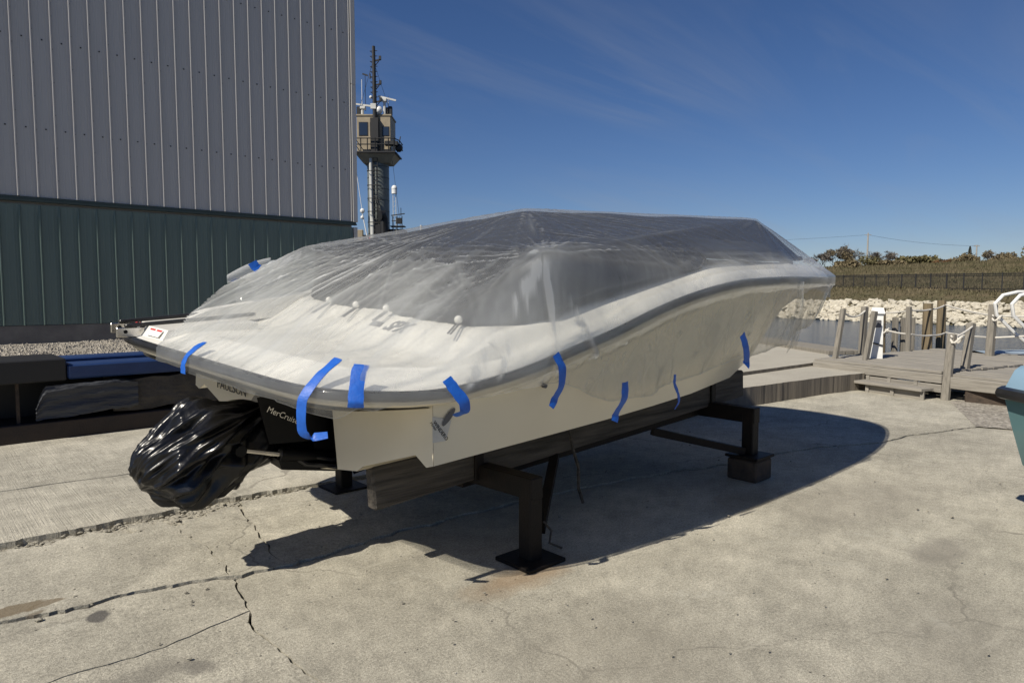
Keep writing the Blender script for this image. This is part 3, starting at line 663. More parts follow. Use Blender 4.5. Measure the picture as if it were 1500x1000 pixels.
MB().tube([(0, 0, -.4), (.02, 0, 6.9)], [.2, .14], 8).build('shaft', M_utility, pole); MB().beam((-.5, .45, 6.6), (.5, -.45, 6.6), .1, .1).build('crossarm', M_utility, pole)
MB().sphere((0, 0, 6.98), .1, 8, 6).build('insulator', M_utility, pole)
pole = empty('utility_pole', P2, label='shorter utility pole with a wide crossarm at the right of the far bank', cat='utility pole')
MB().tube([(0, 0, -.4), (0, 0, 5.0)], [.16, .12], 8).build('shaft', M_utility, pole); MB().beam((-.45, .42, 4.75), (.45, -.42, 4.75), .1, .12).build('crossarm', M_utility, pole)
for q in (-.7, .7): MB().tube([(-.4 * q, .38 * q, 4.78), (-.4 * q, .38 * q, 5.0)], .06, 6).build('insulator', M_utility, pole)
def sag(a, b, d, n=24): return [Vector(a).lerp(Vector(b), i / n) - Vector((0, 0, d * 4 * (i / n) * (1 - i / n))) for i in range(n + 1)]
t1 = (P1[0], P1[1], P1[2] + 6.62); t2 = (P2[0], P2[1], P2[2] + 4.8)
tag(MB().tube(sag(t1, t2, .5), .022, 4).build('overhead_cable', M_iron), 'thin cable between the two utility poles over the far bank', 'cable', 'overhead cables')
tag(MB().tube(sag((*far(150, 20)[:2], 12.2), t1, .6), .022, 4).build('overhead_cable', M_iron), 'thin cable running left from the tall utility pole behind the boat', 'cable', 'overhead cables')

# ------------------------------------------------------------------ big shed on the left
W = 20.; UE = 11.36; ZB, ZG, ZM = .36, .80, 3.77
shed = empty('boat_shed', (0, W, 0), label='huge metal-clad shed with ivory upper and dark green lower ribbed walls', cat='building')
MB().box(((UE - 12) / 2 - .04, 8.05, 7.0), (UE + 12 - .08, 15.9, 13.4)).build('wall_core', M_ivory, shed)
SP = .3997
def panel_mesh(name, h, m, taper=False, dep=.055, run=.0):
    # one cladding panel: flat pan, two faint minor ribs, and a standing trapezoid rib at its right side
    prof = [(0, 0), (.10, 0), (.112, .006), (.135, .006), (.147, 0), (.225, 0), (.237, .006), (.26, .006), (.272, 0), (SP - .075 - run, 0), (SP - .045, dep), (SP - .022, dep), (SP - .0005, 0)]
    rows = []
    zs = [0, h - .34, h - .28, h] if taper else [0, h]
    for zz in zs:
        k = .35 if (taper and zz == h) else 1.
        rows.append([(x, -y * k, zz) for x, y in prof])
    mb = MB().grid(rows); return mb.mesh(name, m, fix=False)
up = panel_mesh('wall_panel', 9.9, M_ivory); lo = panel_mesh('lower_panel', ZM - ZG - .09, M_green, True, .055, .012)
k = 0; x = UE - .13 - SP
rib_off = .0
scr = MB()
while x > -9.5:
    link('wall_panel', up, shed, (x, -.02, ZM + .10)); link('lower_panel', lo, shed, (x, -.05, ZG))
    for zr in (5.5, 7.6, 9.75, 11.9):
        scr.box((x + .185, -.028, zr), (.03, .012, .03))
    for zr in np.arange(4.3, 13.4, .78): scr.box((x + SP - .012, -.044, zr + (.39 if k % 2 else 0)), (.018, .014, .018))
    x -= SP; k += 1
tag(scr.build('screws', M_ink, shed), kind='stuff')
MB().box(((UE - 12) / 2, -.055, ZM), (UE + 12 - .02, .13, .05)).box(((UE - 12) / 2, -.045, ZM + .05), (UE + 12 - .03, .06, .075)).build('flashing_band', M_flash, shed)
for z0, z1, m in ((ZM + .08, 8.2, M_ivory), (8.204, 13.7, M_ivory)):
    MB().box((UE - .035, -.008, (z0 + z1) / 2), (.17, .16, z1 - z0), bev=.012).build('corner_trim', m, shed)
MB().box((UE - .045, -.03, (ZG + ZM - .09) / 2), (.13, .16, ZM - .09 - ZG), bev=.01).build('corner_trim', M_ivory, shed)
MB().box(((UE - 12) / 2, .06, (ZB + ZG) / 2 - .12), (UE + 12, .24, ZG - ZB + .22)).build('foundation', M_found, shed)
MB().box(((UE - 12) / 2, 8.06, 13.95), (UE + 12, 15.9, .5), bev=.05).build('roof', M_flash, shed)

# gravel strip between beam and shed
gr = MB(); gx = np.linspace(-12, 14, 70); gy = np.linspace(9.55, 20.05, 40)
gr.grid([[(x, y, .36 + .05 * mnoise.noise(Vector((x * 1.1, y * 1.1, 0)))) for x in gx] for y in gy])
tag(gr.build('gravel_strip', M_gravel, smooth='all'), kind='structure')
gs = MB()
rq = random.Random(5)
for _ in range(5200):
    x = rq.uniform(.3, 5.2); y = rq.uniform(10, 19.8); r = rq.uniform(.02, .05); z = .36 + .05 * mnoise.noise(Vector((x * 1.1, y * 1.1, 0)))
    a = rq.uniform(0, 3)
    gs.add([(x + r * math.cos(a), y + r * math.sin(a), z), (x + r * math.cos(a + 2), y + r * math.sin(a + 2), z), (x + r * math.cos(a + 4), y + r * math.sin(a + 4), z), (x, y, z + r * .9)], [(0, 1, 3), (1, 2, 3), (2, 0, 3)])
tag(gs.build('gravel_stones', M_gravel, fix=False), kind='stuff')

# ------------------------------------------------------------------ long steel cradle beam behind the boat
bm_ = empty('steel_beam', (0, 8.7, 0), label='long dark steel girder with a blue top lying in front of the gravel', cat='steel girder')
MB().box((-1.2, .35, .105), (11, .74, .21), bev=.01).build('bottom_flange', M_rust, bm_)
MB().box((-1.2, .62, .43), (11, .10, .44)).build('web', M_blacks, bm_)
MB().box((-2.06, .36, .765), (6.9, .80, .24), bev=.012).build('top_flange', M_blacks, bm_, )
MB().box((3.0, .36, .735), (3.2, .80, .16), bev=.02).build('blue_top_plate', M_bluebeam, bm_)
MB().box((3.0, .56, .835), (3.19, .40, .045), bev=.015).build('blue_top_strip', M_bluebeam, bm_)
MB().box((.96, .10, .43), (.03, .05, .44)).build('stiffener', M_block, bm_)
for q in (-1.6, -3.1, 4.4): MB().box((q, .2, .43), (.06, .5, .44)).build('stiffener', M_blacks, bm_)
# cracked concrete blocks on the girder
def rough_block(name, c, d, m, label, cat, seed, parent=None, n=7):
    bm = bmesh.new(); bmesh.ops.create_cube(bm, size=1); bmesh.ops.subdivide_edges(bm, edges=bm.edges, cuts=n, use_grid_fill=True)
    for v in bm.verts:
        p = Vector((v.co.x * d[0], v.co.y * d[1], v.co.z * d[2])); q = mnoise.noise_vector(p * 4 + Vector((seed, 0, 0))) * .035 + mnoise.noise_vector(p * 13 + Vector((seed, 3, 0))) * .012
        v.co = p + q
    me = bpy.data.meshes.new(name); bm.to_mesh(me); bm.free(); me.materials.append(m)
    o = link(name, me, None, c); return tag(o, label, cat)
rough_block('concrete_block', (2.62, 8.92, .43), (1.55, .40, .36), M_cblock, 'long dark cracked concrete block resting in the girder under its blue top', 'concrete block', 2)
rag = MB(); rows = []
for j in range(15):
    t = j / 14; row = []
    for i in range(31):
        s_ = i / 30; x = 1.10 + .98 * s_; top = .62 - .22 * max(0, (.12 - s_) / .12) ** 2 - .05 * max(0, (s_ - .75) / .25) - .02 * (1 - s_); bot = .235 + .06 * s_ + .02 * mnoise.noise(Vector((s_ * 5, 0, 3)))
        y = 8.655 + .03 * mnoise.noise(Vector((s_ * 4, t * 3, 1))) + .012 * math.sin(t * 22 + s_ * 4) + .02 * t
        row.append((x, y, top + (bot - top) * t + .012 * mnoise.noise(Vector((s_ * 16, 2, t)))))
    rows.append(row)
rag.grid(rows); rows2 = [[(a[0], a[1] + .012, a[2]) for a in r_] for r_ in rows]; rag.grid(rows2)
tag(rag.build('torn_sheet', M_rag, smooth='all'), 'torn grey-blue rubber sheet hanging on the girder below its blue top', 'sheet')

# ------------------------------------------------------------------ ship tower far behind
def shipxy(px, dep=60.): return far(dep, (px - 750) * dep / 1000.)
sx, sy, _ = shipxy(557)
ship = empty('ship', (sx, sy, 0), (0, 0, R(47.6 - 90)), 'moored ship with a tall tan wheelhouse tower and black lattice mast behind the shed', 'ship')
ship.scale = (.93, .93, 1)
MB().box((-3, 6, 1.6), (16, 14, 6), bev=.3).build('hull', M_blacks, ship)
MB().box((-1.1, .6, 5.4), (3.4, 2.4, 2.2), bev=.05).build('lower_deckhouse', M_blacks, ship)
MB().box((-1.95, -.9, 5.7), (1.3, .4, 2.4), bev=.03).build('deck_locker', M_tan, ship)
MB().box((.05, -.72, 5.2), (1.4, .3, 2.0), bev=.03).build('deck_bulkhead', M_colm, ship)
cm = MB().tube([(0, 0, 5), (0, 0, 13.25)], 1.0, 20); cm.build('column', M_colm, ship, smooth=True)
for zz in np.arange(6.6, 13, .95): MB().tube([(0, 0, zz), (0, 0, zz + .04)], 1.015, 20).build('column_band', M_blacks, ship)
MB().tube([(-.38, -1.12, 6.2), (-.38, -1.12, 7.6), (-.46, -1.12, 8.2), (-.46, -1.12, 13.2)], [.2, .2, .15, .15], 10).build('exhaust_pipe', M_colsil, ship, smooth=True)
lad = MB()
for q in (-.22, .18): lad.tube([(q, -1.25, 6), (q, -1.25, 13.4)], .035, 6)
for zz in np.arange(6.2, 13.2, .32): lad.tube([(-.22, -1.25, zz), (.18, -1.25, zz)], .025, 5)
lad.build('ladder', M_blacks, ship)
for zz in (7.5, 8.4, 9.5, 10.6, 11.8): MB().tube([(-.75, -1.1, zz), (-.72, -1.5, zz), (-.05, -1.62, zz), (.42, -1.5, zz), (.45, -1.1, zz)], .035, 5).build('ladder_hoop', M_blacks, ship)
for q, zz in ((.12, 8.1), (.3, 7.9), (-.1, 8.6)): MB().tube([(q, -1.2, zz + 1.2), (q + .25, -1.35, zz), (q + .1, -1.2, zz - 1.1), (q + .2, -1.1, zz - 1.6)], .04, 5).build('cable', M_blacks, ship)
plat = MB().box((.05, -.1, 13.32), (3.7, 3.4, .12)); plat.box((.75, -.1, 13.28), (2.5, 3.0, .1)); plat.build('gallery_deck', M_blacks, ship)
ug = MB(); ug.add([(-1.78, -1.6, 13.25), (1.85, -1.6, 13.25), (1.85, 1.4, 13.25), (-1.78, 1.4, 13.25), (-1.2, -.9, 12.55), (1.3, -.9, 12.55), (1.3, .9, 12.55), (-1.2, .9, 12.55)], [(0, 1, 5, 4), (1, 2, 6, 5), (2, 3, 7, 6), (3, 0, 4, 7), (4, 5, 6, 7)]); ug.build('gallery_underside', M_tan, ship)
wh = MB().box((-.15, .2, 14.95), (3.1, 2.6, 3.1), bev=.04); wh.box((-.15, .2, 16.5), (3.24, 2.74, .12)); wh.build('wheelhouse', M_tan, ship)
for x0, w_ in ((-1.08, .72), (-.12, .6), (.95, .52)):
    f = MB().box((x0, -1.105, 15.35 if x0 < .5 else 15.15), (w_ + .12, .05, 1.15 if x0 < .5 else .8)).build('window', M_blacks, ship)
    MB().box((x0, -1.134, 15.35 if x0 < .5 else 15.15), (w_, .02, 1.03 if x0 < .5 else .7)).build('pane', M_glassd, f)
MB().box((-1.72, .2, 15.4), (.05, 1.1, .9)).build('side_window', M_glassd, ship)
MB().box((0, -1.35, 14.7), (.75, .4, 3.0), bev=.03).build('mast_foot', M_blacks, ship)
rl = MB()
for zz in (13.95, 14.45): rl.tube([(-1.78, .8, zz), (-1.78, -1.75, zz), (1.8, -1.75, zz), (2.2, -1.2, zz - .1), (2.2, .6, zz - .1)], .05, 5)
for x0 in (-1.78, -1.2, -.6, .1, .7, 1.3, 1.8): rl.tube([(x0, -1.75, 13.3), (x0, -1.75, 14.5)], .05, 5)
rl.build('gallery_railing', M_blacks, ship)
MB().box((1.55, -1.55, 14.05), (1.2, .4, .4), bev=.05).build('searchlight_box', M_blacks, ship)
MB().sphere((2.15, -1.2, 13.75), .36, 10, 8).tube([(2.0, -1.2, 13.4), (2.3, -1.2, 14.7)], .05, 6).build('searchlight', M_blacks, ship)
ms = MB().tube([(.02, -1.28, 15.5), (-.02, -1.28, 22.1)], [.21, .14], 8); ms.build('mast', M_blacks, ship)
for zz, s_ in ((20.9, .35), (18.9, .35), (17.5, .4)): MB().beam((0, -1.28, zz), (.62, -1.28, zz + .12), .1, .12).box((.55, -1.28, zz + .25), (.2, .18, .3)).tube([(0, -1.28, zz - .5), (.45, -1.28, zz)], .04, 5).build('mast_bracket', M_blacks, ship)
mo = MB()
for zz in np.arange(17.8, 21.9, .42): mo.tube([(-.16, -1.28, zz), (-.36, -1.28, zz + .12), (.3, -1.28, zz + .15)], .035, 5)
tag(mo.build('mast_rungs', M_blacks, ship), kind='stuff')
MB().box((-.08, -1.42, 17.15), (.5, .14, .45), bev=.02).build('junction_box', M_colsil, ship)
MB().tube([(.85, -1.0, 16.5), (.85, -1.0, 17.6)], .12, 8).box((.85, -1.0, 17.75), (.45, .4, .3), bev=.05).beam((.3, -1, 18.08), (1.9, -1, 17.72), .12, .14).build('radar', M_colsil, ship)
MB().tube([(-1.25, -.6, 16.5), (-1.25, -.6, 17.1)], .14, 8).box((-1.2, -.6, 17.2), (.5, .4, .25), bev=.05).beam((-2.3, -.6, 17.58), (.1, -.6, 17.3), .12, .14).build('radar', M_colsil, ship)
for c_ in ((-1.6, -.5, 16.95), (1.3, -.6, 16.95), (1.05, -.4, 16.9)): MB().box(c_, (.36, .36, .75), bev=.04).build('roof_vent', M_blacks, ship)
MB().sphere((.35, -1.1, 16.9), .34, 10, 8).build('antenna_dome', M_wpaint, ship, smooth='all')
MB().sphere((-.35, -1.2, 17.95), .14, 8, 6).build('antenna_dome', M_wpaint, ship, smooth='all')
MB().tube([(-1.3, -.5, 17), (-1.3, -.5, 19.6)], .03, 5).build('whip_antenna', M_wpaint, ship)
MB().tube([(-1.0, -.4, 17), (-1.0, -.4, 20.1)], .025, 5).beam((-1.25, -.4, 20.1), (-.75, -.4, 19.95), .06, .12).tube([(-.55, -.4, 19.7), (-.55, -.4, 20.1)], .06, 6).build('wind_vane', M_blacks, ship)
MB().tube([(1.15, -.6, 17), (1.15, -.6, 18.2)], .03, 5).build('whip_antenna', M_wpaint, ship)
for a, b in (((-.05, -1.28, 21), (-1.7, -.6, 16.6)), ((.05, -1.28, 20.6), (1.4, -.6, 16.6)), ((1.4, -.7, 13.2), (2.2, -.7, 6.6))): MB().tube([a, b], .018, 4).build('stay_wire', M_blacks, ship)
dm = MB().sphere((1.65, -1, 10.4), .27, 12, 8).tube([(1.65, -1, 9.95), (1.65, -1, 10.3)], .25, 12); dm.build('satellite_dome', M_wpaint, ship, smooth=True)
dl = MB()
for q in (-.13, .13): dl.tube([(1.65 + q, -1, 5.5), (1.65 + q, -1, 10)], .03, 5)
for zz in np.arange(6, 10, .4): dl.tube([(1.52, -1, zz), (1.78, -1, zz + .2)], .015, 4)
dl.build('dome_mast', M_colsil, ship)
vt = MB().tube([(.75, -1.4, 5.5), (.75, -1.4, 6.9), (.62, -1.55, 7.2), (.4, -1.75, 7.15)], [.35, .36, .42, .42], 12); vt.build('vent_cowl', M_blacks, ship, smooth=True, loc=(0, 0, .9))
rr2 = MB().box((1.9, -.7, 6.45), (1.3, 1, .08))
for q in (1.5, 1.9, 2.35): rr2.tube([(q, -1.15, 5.6), (q, -1.15, 7.3)], .04, 5)
rr2.beam((1.35, -1.15, 7.35), (2.6, -1.15, 7.5), .06, .08).beam((1.4, -1.15, 6.9), (2.4, -1.15, 6.9), .06, .06).box((2.05, -1.1, 6.9), (.5, .2, .5)).tube([(2.25, -1.1, 7.3), (2.25, -1.1, 8)], .03, 5); rr2.build('deck_frame', M_blacks, ship, loc=(0, 0, .75))
MB().box((1.2, .2, 6.4), (2.6, 1.6, 1.2), bev=.05).box((.2, -1.3, 6.9), (.5, .4, .8), bev=.04).build('upper_deckhouse', M_blacks, ship)
MB().tube([(-.75, -1.05, 5.95), (-.62, -1.05, 6.3), (-.5, -1.05, 6.05), (-.42, -1.05, 6.45), (-.25, -1.05, 6.3), (-.15, -1.05, 5.95)], .07, 6).build('red_emblem', M_red, ship)
MB().tube([(-1.9, -1, 12.5), (-1.35, -1, 8.6)], .03, 5).sphere((-1.32, -1, 8.5), .22, 8, 6).sphere((-1.34, -1, 7.95), .16, 8, 6).tube([(-1.35, -1, 8.4), (-.65, -1, 5)], .05, 5).build('whip_antenna', M_wpaint, ship)
mf = empty('moored_rail_frame', far(56, (618 - 750) * .056, 0), (0, 0, R(47.6 - 90)), 'small grey pipe frame standing beyond the covered roof left of its peak', 'pipe frame')
MB().tube([(0, 0, -1), (0, 0, 6.95), (.75, 0, 6.85), (.75, 0, -1)], .035, 6).tube([(.0, .02, 6.4), (0, .02, 7.0)], .09, 8).build('pipe', M_colsil, mf)

# ------------------------------------------------------------------ dock
dock = empty('wooden_dock', (0, 0, 0), label='weathered grey plank dock with low steps beside the concrete ledge', cat='dock')
o0 = Vector((11.86, 4.30, 0)); vdir = Vector((.28, 1., 0)).normalized(); udir = Vector((vdir.y, -vdir.x, 0))
def dk(a, b, z): p = o0 + udir * a + vdir * b; return (p.x, p.y, z)
rw = random.Random(2)
def plank(a, b0, b1, w, z, name='plank', m=None, h=.045):
    L = b1 - b0; me = MB().box((0, 0, 0), (w, L, h), bev=.006).mesh(name, m or M_wood)
    return link(name, me, dock, dk(a + w / 2, (b0 + b1) / 2, z + rw.uniform(-.004, .004)), (rw.uniform(-.004, .004), rw.uniform(-.008, .008), math.atan2(vdir.y, vdir.x) - math.pi / 2 + rw.uniform(-.003, .003)))
a = 0.
while a < 4.1:
    plank(a, -1.22 + .03 * rw.random(), 1.02 + .32 * a * .25 + .03 * rw.random(), .138, .40); a += .146
a = .05
while a < 3.6:
    plank(a, -5.5, -1.25 + rw.uniform(-.01, .01), .138, .375); a += .146
for z0, h in ((.30, .135), (.165, .12)):
    b = MB().box((0, 0, 0), (.06, 2.26, h), bev=.008).mesh('fascia_board', M_wood); link('fascia_board', b, dock, dk(-.03, -.1, z0 + (.01 if z0 > .2 else 0)), (0, 0, math.atan2(vdir.y, vdir.x) - math.pi / 2))
for b0, b1 in ((-3.0, -1.24), (-5.5, -3.02)):
    b = MB().box((0, 0, 0), (.06, b1 - b0, .17), bev=.008).mesh('fascia_board', M_wood); link('fascia_board', b, dock, dk(.02, (b0 + b1) / 2, .265), (0, 0, math.atan2(vdir.y, vdir.x) - math.pi / 2))
for b0 in (-4.8, -3.2, -1.7, -.9, .2): link('joist', MB().box((0, 0, 0), (3.4, .08, .24)).mesh('joist', M_wood), dock, dk(1.85, b0, .21), (0, 0, math.atan2(udir.y, udir.x)))
# steps
def stepboard(name, a, b0, b1, z, w, h): link(name, MB().box((0, 0, 0), (w, b1 - b0, h), bev=.006).mesh(name, M_wood), dock, dk(a, (b0 + b1) / 2, z), (0, 0, math.atan2(vdir.y, vdir.x) - math.pi / 2))
stepboard('step_tread', -.26, -1.16, .04, .155, .30, .045)
stepboard('step_riser', -.30, -1.14, -.66, .065, .04, .125); stepboard('step_riser', -.30, -.655, -.25, .065, .04, .125)
for b0 in (.0, -.24, -.66, -1.13): link('step_post', MB().box((0, 0, 0), (.05, .05, .2)).mesh('step_post', M_wood), dock, dk(-.33, b0, .06))
for b0 in (-.05, -.42, -.85): link('step_post', MB().box((0, 0, 0), (.05, .05, .2)).mesh('step_post', M_wood), dock, dk(-.06, b0, .14))
MB().box(dk(.25, -1.75, .1), (.35, .55, .22), bev=.02).build('support_block', M_block, dock)
def post(base, top, w, name='dock_post', m=None, parent=dock, d=None):
    base, top = Vector(base), Vector(top); w *= .78; d = d * .78 if d else d
    o = MB().beam(base, top, w, d or w, up=(vdir.x, vdir.y, 0), bev=.012).build(name, m or M_post, parent); return o
post((12.36, 5.04, .40), (12.50, 4.98, 1.30), .105)
post((12.56, 4.60, .40), (12.62, 4.50, 1.27), .13, d=.10)
post((13.42, 4.99, .40), (13.42, 4.96, 1.33), .13)
post((11.47, 3.07, -.02), (11.63, 3.06, .98), .10, d=.14)
post((12.13, 3.02, .18), (12.36, 3.00, 1.12), .13)
post((15.00, 3.33, .40), (15.10, 3.33, 1.37), .15)
post((15.02, 4.70, .38), (15.02, 4.72, 1.31), .11)
for i, (p, w_, h, lab) in enumerate((((15.6, 5.42), .15, 1.26, 'brown wooden mooring pile just right of the white dock pedestal'), ((16.0, 4.66), .17, 1.36, 'brown mooring pile in the water behind the middle of the dock, left of its pair'), ((16.9, 4.66), .16, 1.42, 'tallest brown mooring pile behind the dock, right of its pair'))):
    o = tag(MB().tube([(p[0], p[1], -2), (p[0] + .02, p[1], .2), (p[0], p[1] + .01, h)], [w_ * .62, w_ * .6, w_ * .55], 10).build('mooring_pile', M_pile, None, smooth=True), lab, 'pile', 'mooring piles behind the dock')
gp_ = empty('dock_box', (15.9, 5.25, 0), label='upright grey weathered board panel standing at the water edge behind the dock', cat='board panel')
for q, w_ in ((0, .17), (.19, .19), (.37, .13)): MB().box((q * .72, -q * .68, .58), (.06, w_, .95), Matrix.Rotation(R(-45), 3, 'Z'), bev=.008).build('board', M_post, gp_)
# white power pedestal
ped = empty('power_pedestal', (12.93, 4.56, .42), (0, 0, R(20)), 'white dock power pedestal with a slanted cap on the dock', 'power pedestal')
MB().add([(-.07, -.10, 0), (.07, -.10, 0), (.07, .10, 0), (-.07, .10, 0), (-.05, -.09, .80), (.10, -.09, .80), (.10, .09, .80), (-.05, .09, .80)], [(0, 1, 5, 4), (1, 2, 6, 5), (2, 3, 7, 6), (3, 0, 4, 7), (4, 5, 6, 7), (0, 3, 2, 1)]).build('body', M_wpaint, ped)
MB().add([(-.09, -.115, .80), (.13, -.115, .76), (.13, .115, .76), (-.09, .115, .80), (-.01, -.09, .90), (.12, -.09, .86), (.12, .09, .86), (-.01, .09, .90)], [(0, 1, 5, 4), (1, 2, 6, 5), (2, 3, 7, 6), (3, 0, 4, 7), (4, 5, 6, 7), (0, 3, 2, 1)]).build('cap', M_wpaint, ped)
MB().box((-.063, -.0, .62), (.012, .12, .13), bev=.004).build('socket_plate', M_greyink, ped)
MB().box((.02, -.103, .56), (.07, .012, .14), bev=.003).build('meter_window', M_glassd, ped)
MB().tube([(-.08, .06, .28), (-.085, -.1, .24)], .012, 6).build('cable', M_ink, ped)
# ropes
def rope(pts, label, d=.03, r=.017, n=10):
    ps = []
    for a, b in zip(pts[:-1], pts[1:]): ps += sag(a, b, d, n)[:-1]
    ps.append(Vector(pts[-1])); return tag(MB().tube(ps, r, 6).build('white_rope', M_rope, None, smooth=True), label, 'rope', 'ropes on the dock posts')
rope([(12.49, 4.97, 1.24), (13.40, 4.94, 1.26)], 'slack white rope slung between the two leftmost dock posts', .10)
rope([(15.60, 5.35, 1.16), (15.02, 4.70, 1.24), (16.0, 4.6, 1.24), (16.9, 4.6, 1.32), (15.1, 3.33, 1.16), (16.0, 1.4, 1.2)], 'upper white rope looped along the tops of the rear dock posts', .02)
rope([(15.58, 5.33, .80), (15.02, 4.66, .76), (16.0, 4.57, .70), (16.9, 4.57, .72), (15.05, 3.26, .76), (16.0, 1.4, 1.0)], 'lower white rope strung along the rear dock posts', .02)
rope([(11.62, 3.02, .93), (12.34, 2.97, 1.08)], 'short white rope tied from the front stair post to the leaning post', .015, .014)
for c_ in ((15.58, 5.33, .78), (15.04, 3.25, 1.12), (11.60, 2.99, .90)):
    kn = MB()
    for q in range(4): kn.tube([(c_[0] + .07 * math.cos(a_ * .52 + q), c_[1] + .07 * math.sin(a_ * .52 + q), c_[2] + .05 * math.sin(a_ * .9 + q * 1.7)) for a_ in range(12)], .016, 5)
    tag(kn.build('rope_knot', M_rope, None, smooth=True), {15.58: 'white rope knot on the brown pile beside the pedestal', 15.04: 'white rope knot round the tall right-hand dock post', 11.60: 'small white rope knot on top of the front stair post'}[c_[0]], 'rope knot', 'rope knots')
# boarding rail and small boat beyond the dock on the right
hb = empty('boarding_rail', (14.85, 2.87, .40), (0, 0, R(-42)), 'pale tubular boarding rail with curved hoops at the right edge of the dock', 'handrail')
for dy in (0., .42): MB().tube([(.75, dy, .05), (.25, dy, .42), (-.12, dy, .78), (-.16, dy, .98), (-.02, dy, 1.14), (.25, dy, 1.20), (.9, dy, 1.2)], .032, 8).build('hoop', M_wpaint, hb, smooth=True)
MB().tube([(.75, 0, .05), (.95, 0, .5), (1.0, 0, 1.18)], .03, 8).build('upright', M_wpaint, hb, smooth=True)
dg_ = empty('covered_dinghy', (16.6, 3.1, -.1), (0, 0, R(-30)), 'small pale dinghy with a blue-grey cover moored behind the dock at right', 'boat')
rows = []
for i in range(13):
    t = i / 12; x = -1.2 + 3.4 * t; w_ = .75 * math.sqrt(max(0.02, 1 - abs(t * 1.7 - .8) ** 3 * .55)); rows.append([(x, -w_ * .8, -.6), (x, -w_, .38), (x, -w_ * .98, .44), (x, -w_ * .5, .52), (x, 0, .56), (x, w_ * .5, .52), (x, w_ * .98, .44), (x, w_, .38), (x, w_ * .8, -.6)])
MB().grid([r_[:3] for r_ in rows]).grid([r_[6:] for r_ in rows]).build('hull', M_gel, dg_, smooth=True)
MB().grid([r_[2:7] for r_ in rows]).build('cover', mat('blue_grey_boat_cover', (.30, .37, .44), .7, scale=4), dg_, smooth=True)

# gravel and brick bits by the dock
gp2 = MB(); gp2.add([(9.45, 2.2, .012), (11.3, 2.95, .012), (12.6, 2.9, .012), (12.6, .5, .012), (9.8, 1.2, .012)], [(0, 1, 2, 3, 4)])
tag(gp2.build('gravel_patch', M_gravel), kind='structure')
# ------------------------------------------------------------------ teal boat cut by the right edge
tbt = empty('teal_boat', (5.555, 1.135, 0), (0, 0, 0), 'teal hulled boat with pale blue deck and dark rub rail at the right edge', 'boat')
rows = []; dkr = []; rub_a = []; rub_b = []
for i in range(17):
    t = i / 16; y = -.0 - 4.2 * t; w_ = 1.0 * (1 - (1 - min(1, t * 1.9)) ** 2.3) + .02; kz = .12 + .55 * (1 - min(1, t * 3.2)) ** 1.6
    yk = y - .0
    rows.append([(-w_, y, .90), (-w_ * .93, yk - .05, .70), (-w_ * .78, yk - .12 * (1 - t), .45), (-w_ * .45, yk - .2 * (1 - t), .2 + kz * .3), (0, yk - .26 * (1 - t), kz), (w_ * .45, yk - .2 * (1 - t), .2 + kz * .3), (w_ * .78, yk - .12 * (1 - t), .45), (w_ * .93, yk - .05, .70), (w_, y, .90)])
    hcr = .16 + .28 * min(1, t * 2)
    dkr.append([(-w_, y, .95), (-w_ * .96, y - .02, 1.0), (-w_ * .75, y - .05, .95 + hcr * .8), (0, y - .08, .95 + hcr), (w_ * .75, y - .05, .95 + hcr * .8), (w_ * .96, y - .02, 1.0), (w_, y, .95)])
    rub_a.append((-w_ - .015, y + .012, .925)); rub_b.append((w_ + .015, y + .012, .925))
MB().grid(rows).build('hull', M_teal, tbt, smooth='all'); MB().grid(dkr).build('deck', M_ltblue, tbt, smooth='all')
MB().tube(rub_a[::-1] + rub_b, .042, 8).build('rub_rail', M_black, tbt, smooth=True)
for q in (-.5, .5):
    MB().box((q, -1.6, .06), (.14, .14, .16)).build('support_block', M_block, tbt)
# ------------------------------------------------------------------ boat stand
st = empty('boat_stand', (4.06, 3.91, 0), label='black welded steel boat stand with timber bunks under the wrapped boat', cat='boat stand')
def S(p): return (p[0] - 4.06, p[1] - 3.91, p[2])
for lx, ly, base in ((2.76, 2.86, 0), (2.68, 4.97, 0), (5.42, 2.90, .19), (5.42, 4.97, 0)):
    top = .50 if lx < 4 else .58
    lg = MB().box(S((lx, ly, (base + top) / 2)), (.105, .105, top - base), bev=.008).build('leg', M_steel, st)
    MB().box(S((lx, ly, base + .012)), (.30, .30, .024), bev=.004).build('base_plate', M_steel, lg)
MB().beam(S((2.76, 2.80, .45)), S((2.68, 5.03, .45)), .10, .13, bev=.006).build('cross_beam', M_steel, st)
MB().beam(S((5.42, 2.84, .55)), S((5.42, 5.03, .55)), .10, .13, bev=.006).build('cross_beam', M_steel, st)
for y in (3.32, 4.52):
    MB().beam(S((1.95, y, .50)), S((5.98, y, .735)), .085, .25, bev=.012).build('bunk', M_bunk, st)
    MB().beam(S((2.65, y + .1, .40)), S((5.45, y + .1, .54)), .09, .10, bev=.006).build('long_beam', M_steel, st)
    for x in (2.70, 5.42): MB().box(S((x, y - .055, .6 if x < 4 else .72)), (.07, .02, .36), bev=.004).build('bunk_bracket', M_steel, st)
MB().beam(S((3.42, 3.30, .44)), S((2.88, 2.90, .15)), .06, .06).build('brace', M_steel, st)
MB().beam(S((4.70, 3.40, .43)), S((5.36, 2.92, .24)), .06, .06).build('brace', M_steel, st)
MB().beam(S((2.72, 4.90, .16)), S((3.42, 4.50, .44)), .06, .06).build('brace', M_steel, st)
MB().tube([S((3.50, 3.24, .66)), S((3.52, 3.22, .5)), S((3.56, 3.2, .36)), S((3.54, 3.18, .22)), S((3.60, 3.19, .10))], .012, 5).build('rope_end', M_bunk, st)
MB().tube([S((2.90, 2.89, .20)), S((2.94, 2.86, .14)), S((2.90, 2.84, .08)), S((2.99, 2.82, .03))], .008, 5).build('rope_end', M_bunk, st)
